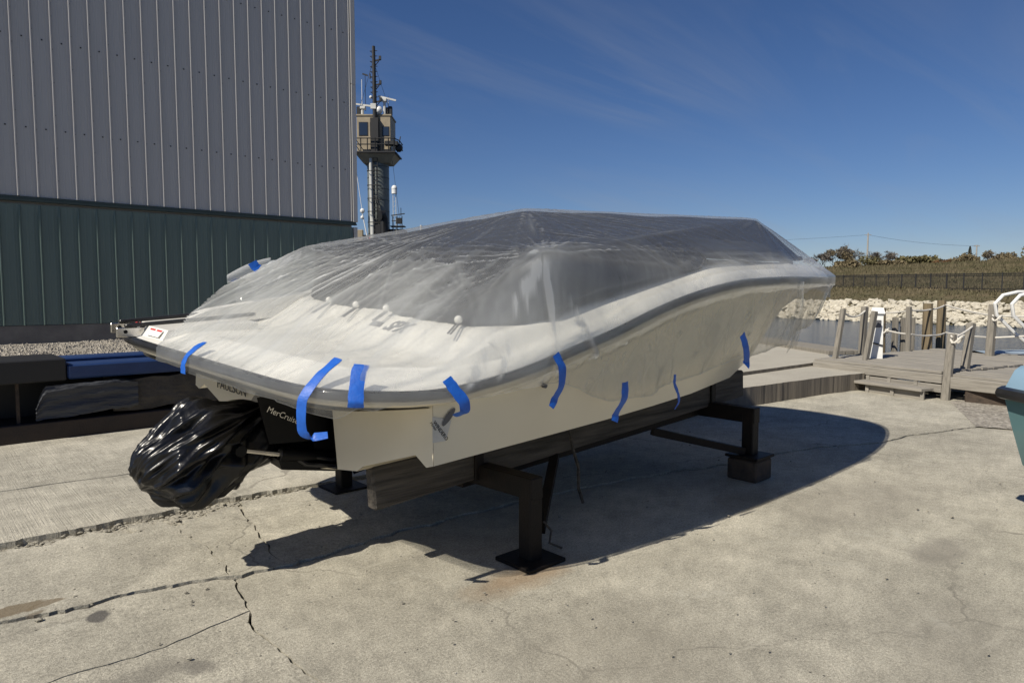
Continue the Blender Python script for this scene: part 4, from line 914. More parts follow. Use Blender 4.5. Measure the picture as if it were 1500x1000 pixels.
tag(MB().box((5.42, 2.90, .09), (.27, .27, .18), bev=.012).build('timber_block', M_block), 'dark square timber block under the far front leg of the boat stand', 'timber block')

# ------------------------------------------------------------------ the boat (local frame heels 4.2 degrees to starboard)
TH = R(4.2); YC = 3.92
Mh = Matrix.Rotation(TH, 3, 'X'); Oh = Vector((0, YC, 1.0)) - Mh @ Vector((0, 0, 1.0))
boat = empty('motor_boat', Oh, (TH, 0, 0), 'cream motor boat wrapped in clear plastic on a steel stand', 'boat')
BX = [1.9, 2.5, 3.2, 4.2, 5, 5.5, 6, 6.5, 6.8, 7.0, 7.12, 7.18, 7.2]; BB = [1.29, 1.37, 1.42, 1.43, 1.40, 1.35, 1.27, 1.13, 1.01, .85, .62, .36, 0]
ZX = [1.1, 1.5, 1.9, 2.13, 2.4, 2.7, 3.05, 3.35, 3.7, 4.07, 4.4, 5, 5.6, 7.2]; ZZ = [1.232, 1.215, 1.20, 1.235, 1.285, 1.375, 1.47, 1.57, 1.66, 1.73, 1.77, 1.795, 1.80, 1.79]
# smooth the sheer profile
_xs = np.linspace(1.0, 7.3, 400); _zs = np.interp(_xs, ZX, ZZ); _k = np.ones(21) / 21; _zs = np.convolve(np.pad(_zs, 10, 'edge'), _k, 'valid')
_bxs = np.linspace(1.9, 7.2, 500); _bbs = np.interp(_bxs, BX, BB); _bs = np.convolve(np.pad(_bbs, 10, 'edge'), _k, 'valid'); _wt = np.clip((7.0 - _bxs) / .4, 0, 1); _bbs = _bs * _wt + _bbs * (1 - _wt)
def zr(x): return float(np.interp(x, _xs, _zs))
def hb_(x): return float(np.interp(x, _bxs, _bbs))
# outline of the rub rail, starboard stern centre -> bow -> port (x, y), plan view
def shr(x, y):
    # the stern edge runs slightly oblique to the keel line
    return x - .13 * (y + 1.1) * min(1., max(0., (3.0 - x) / 1.1))
def shmesh(me):
    for v in me.vertices: v.co.x = shr(v.co.x, v.co.y)
    me.update(); return me
aft = [(1.375, 0), (1.375, -.4), (1.38, -.8), (1.405, -.97), (1.45, -1.08), (1.54, -1.155), (1.70, -1.225), (1.9, -1.29)]
half_s = aft + [(x, -hb_(x)) for x in np.linspace(2.0, 6.9, 60)] + [(7.0, -.85), (7.08, -.72), (7.14, -.55), (7.18, -.36), (7.2, -.15)]
half_p = [(x, -y) for x, y in half_s][1:]
out = [(shr(x, y), y * (1 + .07 * min(1, max(0, (y - .5) / .4)) * min(1, max(0, (2.6 - x) / .8)))) for x, y in half_s + [(7.205, 0)] + half_p[::-1]]
# resample evenly
def resample(pl, n, closed=True):
    P = np.array(pl + ([pl[0]] if closed else [])); d = np.r_[0, np.cumsum(np.hypot(*np.diff(P, axis=0).T))]; s = np.linspace(0, d[-1], n, endpoint=not closed)
    return np.c_[np.interp(s, d, P[:, 0]), np.interp(s, d, P[:, 1])], d[-1]
NS = 240
OUT, PER = resample(out, NS)
def smooth_closed(a, it=3):
    for _ in range(it): a = (np.roll(a, 1, 0) + 2 * a + np.roll(a, -1, 0)) / 4
    return a
OUT = smooth_closed(OUT)
def normals(P):
    t = np.roll(P, -1, 0) - np.roll(P, 1, 0); t /= np.hypot(t[:, 0], t[:, 1])[:, None]; return np.c_[t[:, 1], -t[:, 0]]
ON = normals(OUT)
cen = np.array([4., 0.])
if ((OUT - cen) * ON).sum() < 0: ON = -ON
def ring(off, dz, flat=None):
    return [(p[0] + n[0] * off, p[1] + n[1] * off, (zr(p[0]) if flat is None else flat) + dz) for p, n in zip(OUT, ON)]
def sweep(name, prof, m, closed_prof=False, parent=boat, smooth=50):
    rows = [ring(o_, d_) for o_, d_ in prof] + ([ring(*prof[0])] if closed_prof else [])
    return MB().grid(rows, True).build(name, m, parent, smooth=smooth)
sweep('rub_rail', [(-.02, .022), (.016, .026), (.031, .016), (.034, -.004), (.026, -.020), (.004, -.028), (-.02, -.028)], M_black, True)
# moulded gunwale / bevelled platform edge above the rail and lip below it
bev_w = lambda x: .20 if x < 1.75 else (.05 + .15 * max(0, (2.3 - x) / .55) if x < 2.3 else .05)
rows = []
for fr_, dz in ((0, .02), (.12, .030), (1., .075), (1.25, .082)):
    rows.append([(p[0] - n[0] * (bev_w(p[0]) * fr_), p[1] - n[1] * (bev_w(p[0]) * fr_), zr(p[0]) + dz) for p, n in zip(OUT, ON)])
MB().grid(rows, True).build('gunwale', M_gel, boat, smooth=40)
sweep('moulded_lip', [(-.015, -.024), (-.010, -.040), (-.022, -.060), (-.085, -.072)], M_hull)
def hull_planes(pts):
    bm = bmesh.new()
    for p in pts: bm.verts.new(p)
    bmesh.ops.convex_hull(bm, input=bm.verts); bm.normal_update(); pl = []
    for f in bm.faces:
        if f.normal.z > 1e-3: pl.append((f.normal.x / f.normal.z, f.normal.y / f.normal.z, f.calc_center_median().dot(f.normal) / f.normal.z))
    bm.free(); return np.array(pl)
def taut(pl, X, Y, k=260.):
    z = pl[:, 2][:, None] - pl[:, 0][:, None] * X[None] - pl[:, 1][:, None] * Y[None]
    m = z.min(0); return m - np.log(np.exp(-k * (z - m)).sum(0)) / k
PEAK1, PEAK2 = (3.55, -.08, 2.225), (6.04, -.60, 2.325)
FR_S, FR_P = (2.5, -1.36, 1.895), (2.42, 1.22, 1.855)
edge_c = [(2.40, 0, 1.465), (2.36, -.5, 1.485), (2.37, -.95, 1.50), (2.50, -1.20, 1.53), (2.75, -1.255, 1.56), (2.85, -1.262, 1.645), (3.05, -1.27, 1.70), (3.23, -1.28, 1.733), (3.6, -1.29, 1.80), (4.08, -1.29, 1.86), (4.13, -1.29, 1.94), (4.6, -1.27, 1.965), (5.3, -1.215, 1.985), (6.0, -1.08, 1.985), (6.5, -.86, 1.975), (6.85, -.5, 1.96), (6.95, 0, 1.95)]
edge_p = [(x, -y, z - .0) for x, y, z in edge_c][1:-1][::-1]
edge_all = edge_c + edge_p
planes_c = hull_planes(edge_all + [PEAK1, PEAK2, FR_S, (2.42, 1.18, 1.845), (5.2, .5, 2.1)])
NP_ = 1100; OP, _ = resample([tuple(p) for p in OUT], NP_)
OPN = normals(OP)
if ((OP - cen) * OPN).sum() < 0: OPN = -OPN
ZR = np.array([zr(x) for x in OP[:, 0]])
RIM = np.c_[OP + OPN * .056, ZR + .045]
planes_f = hull_planes([tuple(p) for p in RIM[::12]] + [(x, y, z + .026) for x, y, z in edge_all] + [(x, y, z + .010) for x, y, z in (PEAK1, PEAK2, FR_S, FR_P)])
def film_base(X, Y):
    """height of the taut film over a plan point; pulled down onto the stern bevel by the tape"""
    X = np.atleast_1d(np.asarray(X, float)); Y = np.atleast_1d(np.asarray(Y, float))
    Z = taut(planes_f, X, Y, 300.)
    dd = np.array([np.hypot(RIM[::8, 0] - x, RIM[::8, 1] - y).min() for x, y in zip(X, Y)])
    w = np.clip((2.45 - X) / .5, 0, 1)
    return Z - w * .03 * np.exp(-((dd - .22) / .16) ** 2)
# deck: from the gunwale inward; flat platform aft, coaming rise, foredeck
inner = [(p[0] - n[0] * bev_w(p[0]) * 1.25, p[1] - n[1] * bev_w(p[0]) * 1.25) for p, n in zip(OUT, ON)]
def deck_z(x, y):
    base = np.interp(x, [1.3, 2.0, 2.12, 2.36, 2.6, 3.2, 4.2, 5.5, 7.2], [1.285, 1.30, 1.33, 1.475, 1.53, 1.66, 1.88, 1.93, 1.90])
    return float(base)
rows = [[(x, y, zr(p[0]) + .082) for (x, y), p in zip(inner, OUT)]]
for f in list(np.linspace(.015, .40, 34)) + [.5, .64, .8, .95]:
    r_ = []
    for (x, y), p in zip(inner, OUT):
        cx = min(max(x, 2.6), 6.0); X, Y = x + (cx - x) * f, y * (1 - f)
        zz = zr(p[0]) + .082; k = min(1, f / .08) if x > 2.3 else 1.; k = k * k * (3 - 2 * k)
        zt = max(deck_z(X, Y), zz - .02) if x > 1.9 else max(zz, deck_z(X, Y))
        r_.append((X, Y, min(zz + (zt - zz) * k, float(film_base(X, Y)[0]) - .025)))
    rows.append(r_)
deck_o = MB().grid(rows, True).build('deck', M_gel, boat, smooth=40)
# hull shell
def chine(x):
    return float(np.interp(x, [1.8, 3, 4.2, 5, 5.6, 6.2, 6.6, 6.85], [1.245, 1.215, 1.17, 1.06, .90, .62, .34, .05])), float(np.interp(x, [1.8, 2.7, 3.4, 4.2, 5, 5.6, 6.2, 6.6, 6.85], [.845, .88, .907, .95, 1.0, 1.09, 1.24, 1.40, 1.52]))
def keel(x): return float(np.interp(x, [1.8, 4.2, 5, 5.6, 6.2, 6.6, 6.85, 7.05], [.53, .56, .61, .71, .94, 1.18, 1.42, 1.62]))
def section(x, s):
    cy, cz = chine(x); kz = keel(x); b_ = hb_(min(x, 7.15)) - .075; zt = zr(x) - .05; ky = .0
    dn = .03 if x < 5 else .03 * max(0, (6 - x))
    sx_ = x + .10
    return [(x, 0, kz), (x, s * cy * .52, kz + (cz - kz) * .48 - .02), (x, s * cy * .56, kz + (cz - kz) * .50 + .012), (x, s * (cy - .13), cz - .015 + .03), (x, s * (cy - .05), cz - dn), (x, s * cy, cz - dn * .4),
            (x, s * (cy + (b_ - cy) * .25), cz + (zt - cz) * .26), (x, s * (cy + (b_ - cy) * .27), cz + (zt - cz) * .275), (x, s * (cy + (b_ - cy) * .55 - .03 * max(0, x - 4.5) / 2), cz + (zt - cz) * .6), (x, s * b_, zt)]
xs_h = [1.92, 1.98, 2.1, 2.4, 2.8, 3.3, 3.8, 4.3, 4.7, 5.0, 5.3, 5.6, 5.9, 6.2, 6.45, 6.65, 6.8, 6.92]
hmb = MB()
for s in (-1, 1): hmb.grid([section(x, s) for x in xs_h])
hmb.build('hull', M_hull, boat, smooth=22)
# transom: a panel each side, stern drive recess in the middle, its shade painted black
for s in (-1, 1):
    sec = section(1.92, s); q = .47; cy, cz = chine(1.87); kz = keel(1.87)
    zq = kz + (cz - kz) * .48 * q / (cy * .52) - .01
    face = [(1.918, s * (q - .09), 1.13), (1.918, s * q, zq)] + [(1.918, p[1], p[2]) for p in sec[1:]]
    fin = [(1.918, s * (q - .09), 1.13), (1.918, s * q, zq), (2.5, s * q, zq + .02), (2.5, s * (q - .09), 1.10)]
    n = len(face); MB().add(face, [tuple(range(n))]).add(fin, [(0, 1, 2, 3)]).build('transom', M_hull, boat)
    MB().add([(1.916, s * (q - .092), 1.09), (1.916, s * (q - .002), zq), (2.49, s * (q - .002), zq + .02), (2.49, s * (q - .092), 1.09)], [(0, 1, 2, 3)]).build('recess_side', M_dark, boat)
MB().add([(2.48, -.47, .5), (2.48, .47, .5), (2.48, .47, 1.12), (2.48, -.47, 1.12)], [(0, 1, 2, 3)]).build('recess_back', M_dark, boat)
MB().grid([[(p[0] - n[0] * .08, p[1] - n[1] * .08, zr(p[0]) - .098) for p, n in zip(OUT, ON) if p[0] < 2.3 and abs(p[1]) < 1.2], [(2.3, p[1] - n[1] * .08, 1.10) for p, n in zip(OUT, ON) if p[0] < 2.3 and abs(p[1]) < 1.2]]) if False else None
und = [(p[0] - n[0] * .08, p[1] - n[1] * .08) for p, n in zip(OUT, ON) if p[0] < 1.95]
und.sort(key=lambda q: q[1]); um = MB(); um.grid([[(x, y, 1.121) for x, y in und], [(2.05, y, 1.125) for x, y in und]]); um.build('platform_underside', M_hull, boat)
text_mesh('transom_name', 'PAULSON', .088, M_ink, boat, (1.908, .90, .905), (0, -1, 0), (0, 0, 1), 0, .001)
from mathutils.bvhtree import BVHTree
_dm = deck_o.data; _bv = BVHTree.FromPolygons([v.co.copy() for v in _dm.vertices], [tuple(p.vertices) for p in _dm.polygons])
def lay(o, h=.004):
    for v in o.data.vertices:
        hit = _bv.ray_cast(Vector((v.co.x, v.co.y, 3)), Vector((0, 0, -1)))
        if hit[0]: v.co.z = hit[0].z + h
lay(text_mesh('model_badge', 'SPX', .125, M_badge, boat, (2.262, -.27, 1.45), (0, -1, 0), (1, 0, 0), .35, 0, .004))
lay(MB().add([(2.28, -.09, 1.453), (2.28, -.21, 1.453), (2.235, -.225, 1.436), (2.235, -.105, 1.436)], [(0, 1, 2, 3)]).build('badge_bar', M_badge, boat))
# dealer decal and drain fitting at the starboard quarter
def side_pt(x, z, o_=.0):
    sec = section(x, -1)
    ys = [p[1] for p in sec[5:]]; zs = [p[2] for p in sec[5:]]
    return (x, float(np.interp(z, zs, ys)) - o_, z)
dq = [side_pt(x, z, .003) for x, z in ((1.93, 1.085), (2.04, 1.055), (2.01, .955), (1.93, .955))]
MB().add(dq, [(0, 1, 2, 3)]).build('dealer_decal', M_sticker, boat)
b0 = Vector(side_pt(1.937, 1.06, .005)); b1 = Vector(side_pt(2.012, .965, .005)); yv = Vector(side_pt(2.03, 1.06, .005)) - b0
text_mesh('decal_text', 'WINDERO', .027, M_ink, boat, b0, b1 - b0, yv, 0, .0005)
text_mesh('decal_text', 'Marine', .019, M_ink, boat, b0 - yv * .22, b1 - b0, yv, .3, .0005)
lf_ = [side_pt(2.02 + .030 * math.cos(a_) * .5 + .035 * math.sin(a_), 1.075 + .042 * math.sin(a_) - .008 * math.cos(a_), .008) for a_ in np.linspace(0, 2 * math.pi, 14, endpoint=False)]
MB().add(lf_, [tuple(range(14))]).build('leaf_emblem', M_greyink, boat)
tp = side_pt(2.63, 1.185, .004); MB().tube([tp, (tp[0], tp[1] - .02, tp[2])], .014, 10).build('drain_fitting', M_greyink, boat)
# exposed platform end at the port quarter: pads, brackets and rails
for y0, y1, x0 in ((.56, .90, 1.47), (.95, 1.16, 1.53)):
    z0 = 1.25
    MB().add([(x0 - .05, y0, z0), (2.0, y0, z0 + .02), (2.0, y1, z0 + .02), (x0 - .05, y1, z0), (x0, y0 + .015, z0 + .075), (2.0, y0 + .015, z0 + .11), (2.0, y1 - .015, z0 + .11), (x0, y1 - .015, z0 + .075)], [(0, 1, 5, 4), (1, 2, 6, 5), (2, 3, 7, 6), (3, 0, 4, 7), (4, 5, 6, 7)]).build('platform_pad', M_gel, boat)
    MB().add([(x0 - .046, y0 + .05, z0 + .03), (x0 - .046, y0 + .22, z0 + .03), (x0 - .014, y0 + .22, z0 + .068), (x0 - .014, y0 + .05, z0 + .068)], [(0, 1, 2, 3)]).build('warning_sticker', M_wpaint, boat)
    for q in range(2): MB().add([(x0 - .022, y0 + .06 + .09 * q, z0 + .060), (x0 - .022, y0 + .13 + .09 * q, z0 + .060), (x0 - .015, y0 + .13 + .09 * q, z0 + .069), (x0 - .015, y0 + .06 + .09 * q, z0 + .069)], [(0, 1, 2, 3)]).build('warning_stripe', M_red, boat)
    yb = y1 - .03
    MB().box((x0 - .10, yb, z0 + .035), (.16, .018, .062), bev=.004).build('bracket', M_chrome, boat)
    MB().beam((x0 - .13, yb, z0 + .075), (2.1, yb - .02, z0 + .135), .034, .022, bev=.004).build('grab_rail', M_black, boat)
    MB().tube([(x0 - .13, yb - .012, z0 + .04), (x0 - .13, yb + .012, z0 + .04)], .012, 8).build('bracket_bolt', M_dark, boat)
MB().box((1.62, .93, 1.30), (.30, .14, .05), bev=.01).build('gap_shade', M_dark, boat)  # solid black bar painting the shade between the two pads
MB().add([(1.62, 1.06, 1.27), (3.0, 1.12, 1.40), (3.0, 1.30, 1.40), (1.56, 1.19, 1.27), (1.95, 1.08, 1.40), (3.0, 1.14, 1.60), (3.0, 1.26, 1.60), (1.95, 1.17, 1.40)], [(0, 1, 5, 4), (1, 2, 6, 5), (2, 3, 7, 6), (3, 0, 4, 7), (4, 5, 6, 7)]).build('port_coaming', M_gel, boat)
MB().box((5.55, -1.17, 1.93), (.16, .05, .035), bev=.01).build('cleat', M_dark, boat)
for o_ in list(boat.children):
    if o_.name.split('.')[0] in ('hull', 'transom', 'recess_side', 'recess_back', 'platform_pad', 'warning_sticker', 'warning_stripe', 'bracket', 'grab_rail', 'bracket_bolt', 'gap_shade', 'port_coaming', 'transom_name'): shmesh(o_.data)
# stern drive
sd = MB().add([(2.3, -.26, .56), (2.3, .26, .56), (2.3, .26, 1.08), (2.3, -.26, 1.08), (1.82, -.22, .60), (1.82, .22, .60), (1.80, .22, 1.05), (1.80, -.22, 1.05)], [(0, 1, 2, 3), (4, 7, 6, 5), (0, 4, 5, 1), (3, 2, 6, 7), (0, 3, 7, 4), (1, 5, 6, 2)]); sdo = sd.build('gimbal_housing', M_dark, boat)
MB().tube([(1.85, 0, .86), (1.72, 0, .85), (1.60, 0, .83)], [.19, .16, .17], 16).build('bellows', M_black, boat, smooth=True)
MB().add([(1.86, -.28, 1.04), (1.86, .22, 1.0), (1.76, .22, .94), (1.45, -.28, 1.05), (1.86, -.29, .76), (1.86, .22, .76), (1.74, .22, .78), (1.52, -.28, .78)], [(0, 1, 2, 3), (4, 7, 6, 5), (0, 3, 7, 4), (1, 5, 6, 2), (0, 4, 5, 1), (3, 2, 6, 7)]).build('drive_housing', M_dark, boat)
text_mesh('drive_name', 'MerCruiser', .047, M_chrome, boat, (1.50, -.30, .985), (.88, -.0, -.46), (.46, 0, .88), 0, .001)
for s in (-1, 1):
    cy_ = MB().tube([(1.98, s * .24, .62), (1.60, s * .24, .70)], .036, 12).build('trim_cylinder', M_dark, boat, smooth=True)
    MB().tube([(1.60, s * .24, .70), (1.38, s * .22, .755)], .014, 8).build('ram_rod', M_chrome, cy_, smooth=True)
    MB().tube([(1.375, s * .26, .757), (1.375, s * .18, .757)], .032, 10).build('ram_eye', M_dark, cy_, smooth=True)
MB().tube([(2.02, -.36, .64), (1.90, -.33, .60), (1.75, -.26, .62), (1.62, -.22, .72)], .014, 6).tube([(2.03, -.34, .66), (1.9, -.30, .63), (1.7, -.22, .68)], .012, 6).build('hose', M_black, boat, smooth=True)
MB().add([(1.92, -.3, .56), (1.92, .3, .56), (1.62, .22, .60), (1.62, -.22, .60), (1.90, -.3, .60), (1.90, .3, .60), (1.60, .22, .66), (1.60, -.22, .66)], [(0, 1, 2, 3), (4, 7, 6, 5), (0, 3, 7, 4), (1, 5, 6, 2), (0, 4, 5, 1), (3, 2, 6, 7)]).build('lower_bracket', M_dark, boat)
MB().box((2.0, -.36, .665), (.09, .05, .05), bev=.005).build('anode', M_chrome, boat)

# ------------------------------------------------------------------ canvas cover and plastic film as taut (upper convex hull) sheets over poles
def res3(pl, n):
    P = np.array(pl + [pl[0]]); d = np.r_[0, np.cumsum(np.linalg.norm(np.diff(P, axis=0), axis=1))]; s = np.linspace(0, d[-1], n, endpoint=False)
    return np.c_[[np.interp(s, d, P[:, i]) for i in range(3)]].T
EC = res3(edge_all, 420)
NR = 60; rows = []
for j in range(NR + 1):
    f = j / NR; cx = np.clip(EC[:, 0], 3.2, 6.0); X = EC[:, 0] + (cx - EC[:, 0]) * f; Y = EC[:, 1] * (1 - f)
    Z = taut(planes_c, X, Y) - .006
    fall = min(1., f / .03); 
    Z = np.minimum(Z, EC[:, 2] + 30 * f * (Z.max() - 1.2) + 0.0) if f < .05 else Z
    if j == 0: Z = EC[:, 2]
    wr = np.array([mnoise.noise(Vector((x * 2.2, y * 5., 2.))) for x, y in zip(X, Y)]) * .012 * min(1, f * 8)
    rows.append([tuple(v) for v in np.c_[X, Y, Z + wr]])
cvo = MB().grid(rows, True).build('canvas_cover', M_canvas, None, smooth='all'); cvo.location = Oh; cvo.rotation_euler = (TH, 0, 0)
tag(cvo, 'dark grey canvas cover stretched over the boat beneath the clear plastic', 'boat cover')
hem = MB(); hem.tube([tuple(p) for p in EC] + [tuple(EC[0])], .010, 6); hem.build('hem', M_canvas, cvo, smooth='all')
for top, bot in (((2.36, -.90, 1.515), (2.27, -.97, 1.45)), ((2.37, -.16, 1.51), (2.27, -.20, 1.44)), ((2.37, .22, 1.50), (2.25, .15, 1.43)), ((2.38, .60, 1.5), (2.22, .52, 1.42))):
    x0, y0, z0 = min(top[0], 2.345), top[1], top[2] + .0
    bl = MB().sphere((x0 - .02, y0, z0), .024, 10, 8).build('tie_ball', M_ball, cvo, smooth='all')
    MB().tube([(x0 - .02, y0 + .012, z0 - .02), (bot[0] - .06, bot[1] + .012, bot[2] + .0)], .005, 5).tube([(x0 - .02, y0 - .012, z0 - .02), (bot[0] - .06, bot[1] - .012, bot[2] + .0)], .005, 5).build('tie_cord', M_greyink, bl)
# plastic film --------------------------------------------------------------
sarc = np.r_[0, np.cumsum(np.hypot(*np.diff(OP, axis=0).T))]
def n1(a, f, seed): return np.array([mnoise.noise(Vector((float(q) * f, seed, 0.))) for q in a])
anchors = [(PEAK1[0], PEAK1[1], 15, .0075, 1.6), (PEAK2[0], PEAK2[1], 13, .010, 1.3), (FR_S[0], FR_S[1], 11, .010, 1.1), (2.46, -.1, 13, .007, 1.2), (FR_P[0], FR_P[1], 12, .008, 1.1), (3.3, -1.3, 9, .008, .8), (2.05, -1.3, 9, .006, .7), (3.55, -1.5, 8, .006, .8), (5.0, -1.3, 9, .007, .9), (4.15, -1.3, 10, .006, .8), (7.0, -.6, 9, .006, .8)]
# long tension creases running from the frame and poles to the taped points (3D segments, height, width)
T_ = [((3.08, -1.49, 1.06)), ((3.58, -1.5, 1.06)), ((2.60, -1.45, 1.2)), ((2.0, -1.38, 1.2)), ((4.42, -1.5, 1.2))]
F_S = (2.5, -1.36, 1.90)
creases = [(F_S, T_[0], .028, .020), (F_S, T_[1], .028, .018), (F_S, T_[2], .030, .022), (F_S, T_[3], .020, .018), (F_S, (1.62, -1.2, 1.24), .010, .012), ((2.48, -.9, 1.9), (1.60, -1.16, 1.25), .008, .010), ((2.48, -.6, 1.9), (1.36, -.95, 1.24), .010, .012), ((2.47, -.2, 1.9), (1.30, -.6, 1.24), .008, .012), ((2.45, .3, 1.88), (1.24, -.1, 1.24), .009, .010), ((2.44, .7, 1.87), (1.2, .3, 1.24), .010, .012),
           ((3.3, -1.28, 1.77), T_[0], .022, .016), ((3.9, -1.29, 1.86), T_[1], .024, .016), ((3.2, -1.28, 1.75), T_[1], .010, .010), ((2.85, -1.27, 1.7), T_[0], .012, .010), ((2.75, -1.26, 1.6), T_[2], .016, .014), ((4.2, -1.3, 1.95), T_[1], .012, .012), (PEAK2, T_[4], .012, .012), (PEAK2, T_[1], .012, .014), (PEAK2, (5.4, -1.42, 1.75), .014, .014), (PEAK2, (6.0, -1.33, 1.76), .010, .012), (PEAK2, (6.5, -1.2, 1.76), .012, .012), (PEAK2, (6.85, -1.0, 1.76), .010, .012), (PEAK2, (7.1, -.7, 1.76), .010, .010),
           ((2.50, -1.30, 1.92), (2.47, -1.22, 1.58), .036, .024), ((2.62, -1.36, 1.9), (2.72, -1.30, 1.60), .022, .018), ((2.46, -1.05, 1.90), (2.36, -1.02, 1.55), .016, .020), ((2.8, -1.33, 1.9), (2.95, -1.33, 1.62), .018, .016), ((2.46, -.8, 1.9), (2.1, -.95, 1.45), .010, .016), (F_S, (2.2, -1.38, 1.25), .016, .014), ((2.5, -1.2, 1.7), (1.75, -1.28, 1.24), .010, .012), ((3.1, -1.36, 1.8), (2.75, -1.47, 1.2), .014, .012),
           (PEAK2, F_S, .008, .014), (PEAK1, F_S, .010, .016), (PEAK1, (3.3, -1.28, 1.78), .007, .012), (PEAK2, (4.1, -1.29, 1.95), .010, .014), (PEAK1, (2.45, .3, 1.88), .008, .014), (PEAK1, (2.48, -.7, 1.9), .008, .014), ((4.8, -1.25, 1.99), T_[4], .010, .010), ((5.4, -1.42, 1.75), (5.32, -1.37, 1.25), .022, .014), ((5.2, -1.42, 1.76), (5.0, -1.42, 1.2), .012, .012), ((5.8, -1.38, 1.76), (5.6, -1.3, 1.3), .012, .012), (T_[4], (3.0, -1.45, 1.42), .008, .010), (T_[2], T_[0], .010, .010)]
def crease_disp(P):
    d_ = np.zeros(len(P)); fo = np.zeros(len(P))
    for k_, (a, b, am, w) in enumerate(creases):
        a = np.array(a); ab = np.array(b) - a; L = np.linalg.norm(ab); t = ((P - a) @ ab) / (L * L); tc = np.clip(t, 0, 1)
        q = np.linalg.norm(P - a - tc[:, None] * ab, axis=1) + .010 * np.sin(tc * 9 + k_)
        prof = np.exp(-np.abs(q) / w) - .45 * np.exp(-(q / (w * 3.2)) ** 2)
        fo += np.exp(-(q / (w * .55)) ** 2) * (am / .011) * np.clip(t * 12, 0, 1) * np.clip((1 - t) * 12, 0, 1) * np.clip((.5 - np.abs(t - .5)) * 30 + 1, 0, 1)
        d_ += am * prof * np.clip(t * 12, 0, 1) * np.clip((1 - t) * 12, 0, 1) * np.clip((.5 - np.abs(t - .5)) * 30 + 1, 0, 1)
    crease_disp.fo = fo
    return d_
def fold(X, Y):
    out_ = np.zeros_like(X); fo = np.zeros_like(X)
    for i, (ax, ay, fr_, am, rad) in enumerate(anchors):
        a = np.arctan2(Y - ay, X - ax); d = np.hypot(X - ax, Y - ay)
        q = n1(a, fr_ / 2.2, i * 3.1) ; r2 = n1(a, fr_, i * 5.7 + 1)
        rid = np.clip(1 - np.abs(q) * 5.0, 0, 1) ** 1.5 + .6 * np.clip(1 - np.abs(r2) * 6, 0, 1) ** 1.5 - .2
        fo += .40 * np.clip(rid - .35, 0, 1) * np.exp(-(d / rad) ** 2) * np.clip(d / .25, 0, 1)
        out_ += 1.25 * am * rid * np.exp(-(d / rad) ** 2) * np.clip(d / .25, 0, 1)
    over = np.clip((X - 2.5) / .3, 0, 1) * np.clip((1.3 - np.abs(Y)) / .15, 0, 1)      # film lies flat where it touches the canvas
    out_ *= 1 - .5 * over; fo *= 1 - .6 * over
    # long pleats running fore and aft over the stern slope
    w = np.clip((2.7 - X) / .5, 0, 1); yy = Y - .18 * (X - 1.8)
    p1, p2 = n1(yy + .05 * np.sin(X * 3), 4.2, 41.), n1(yy, 8., 43.)
    out_ += w * (.009 * np.clip(1 - np.abs(p1) * 6, 0, 1) + .004 * np.clip(1 - np.abs(p2) * 6, 0, 1))
    fold.fo = fo + w * (.45 * np.clip(1 - np.abs(p1) * 9, 0, 1) + .25 * np.clip(1 - np.abs(p2) * 9, 0, 1))
    return out_
FOLD = []; rows = []; NRF = 96
for j in range(NRF + 1):
    f = 1 - (j / NRF); f = f ** 1.25
    cx = np.clip(RIM[:, 0], 3.0, 5.8); X = RIM[:, 0] + (cx - RIM[:, 0]) * f; Y = RIM[:, 1] * (1 - f)
    Z = film_base(X, Y)
    Z = Z + fold(X, Y) * min(1, f * 25 + .15)
    Pz = np.c_[X, Y, Z]; cdp = crease_disp(Pz); FOLD.append(crease_disp.fo + fold.fo + np.where((Y < -1.1) | (X < 2.3), np.clip(.34 + .75 * np.array([mnoise.noise(Vector((x * 1.7, y * 2.3, 4.))) for x, y in zip(X, Y)]), 0, .85), 0)); Pz[:, 2] += cdp; Pz[:, :2] += OPN * (cdp * .5)[:, None]
    rows.append(Pz)
rimZ = rows[-1][:, 2]
# skirt: depth below the rim along the starboard side read from where the film ends on the hull
sx_k = np.array([1.2, 1.36, 1.44, 1.50, 1.56, 1.62, 1.70, 1.80, 1.93, 2.16, 2.40, 2.66, 2.80, 2.95, 3.16, 3.30, 3.50, 3.64, 3.72, 4.1, 4.6, 4.9, 5.33, 5.55, 5.62, 6.1, 6.6, 7.0, 7.2])
sz_k = np.array([1.168, 1.16, 1.13, 1.12, 1.165, 1.155, 1.175, 1.175, 1.18, 1.185, 1.21, 1.215, 1.16, 1.11, 1.04, 1.035, 1.03, 1.02, 1.06, 1.11, 1.175, 1.20, 1.24, 1.25, 1.33, 1.38, 1.50, 1.66, 1.72])
bot = np.where(OP[:, 1] <= .02, np.interp(OP[:, 0], sx_k, sz_k), np.interp(OP[:, 0], [1.1, 1.6, 2.2, 7.2], [1.185, 1.18, 1.1, 1.6]))
bot = np.where((OP[:, 1] < .02) & (OP[:, 0] < 1.36) & (OP[:, 1] > -.9), 1.168, bot)
bot = bot + .006 * n1(sarc, 9., 3.)
NK = 46
pl1, pl2, pl3 = n1(sarc, 3.4, 77.), n1(sarc, 8.5, 78.), n1(sarc, 21., 79.)
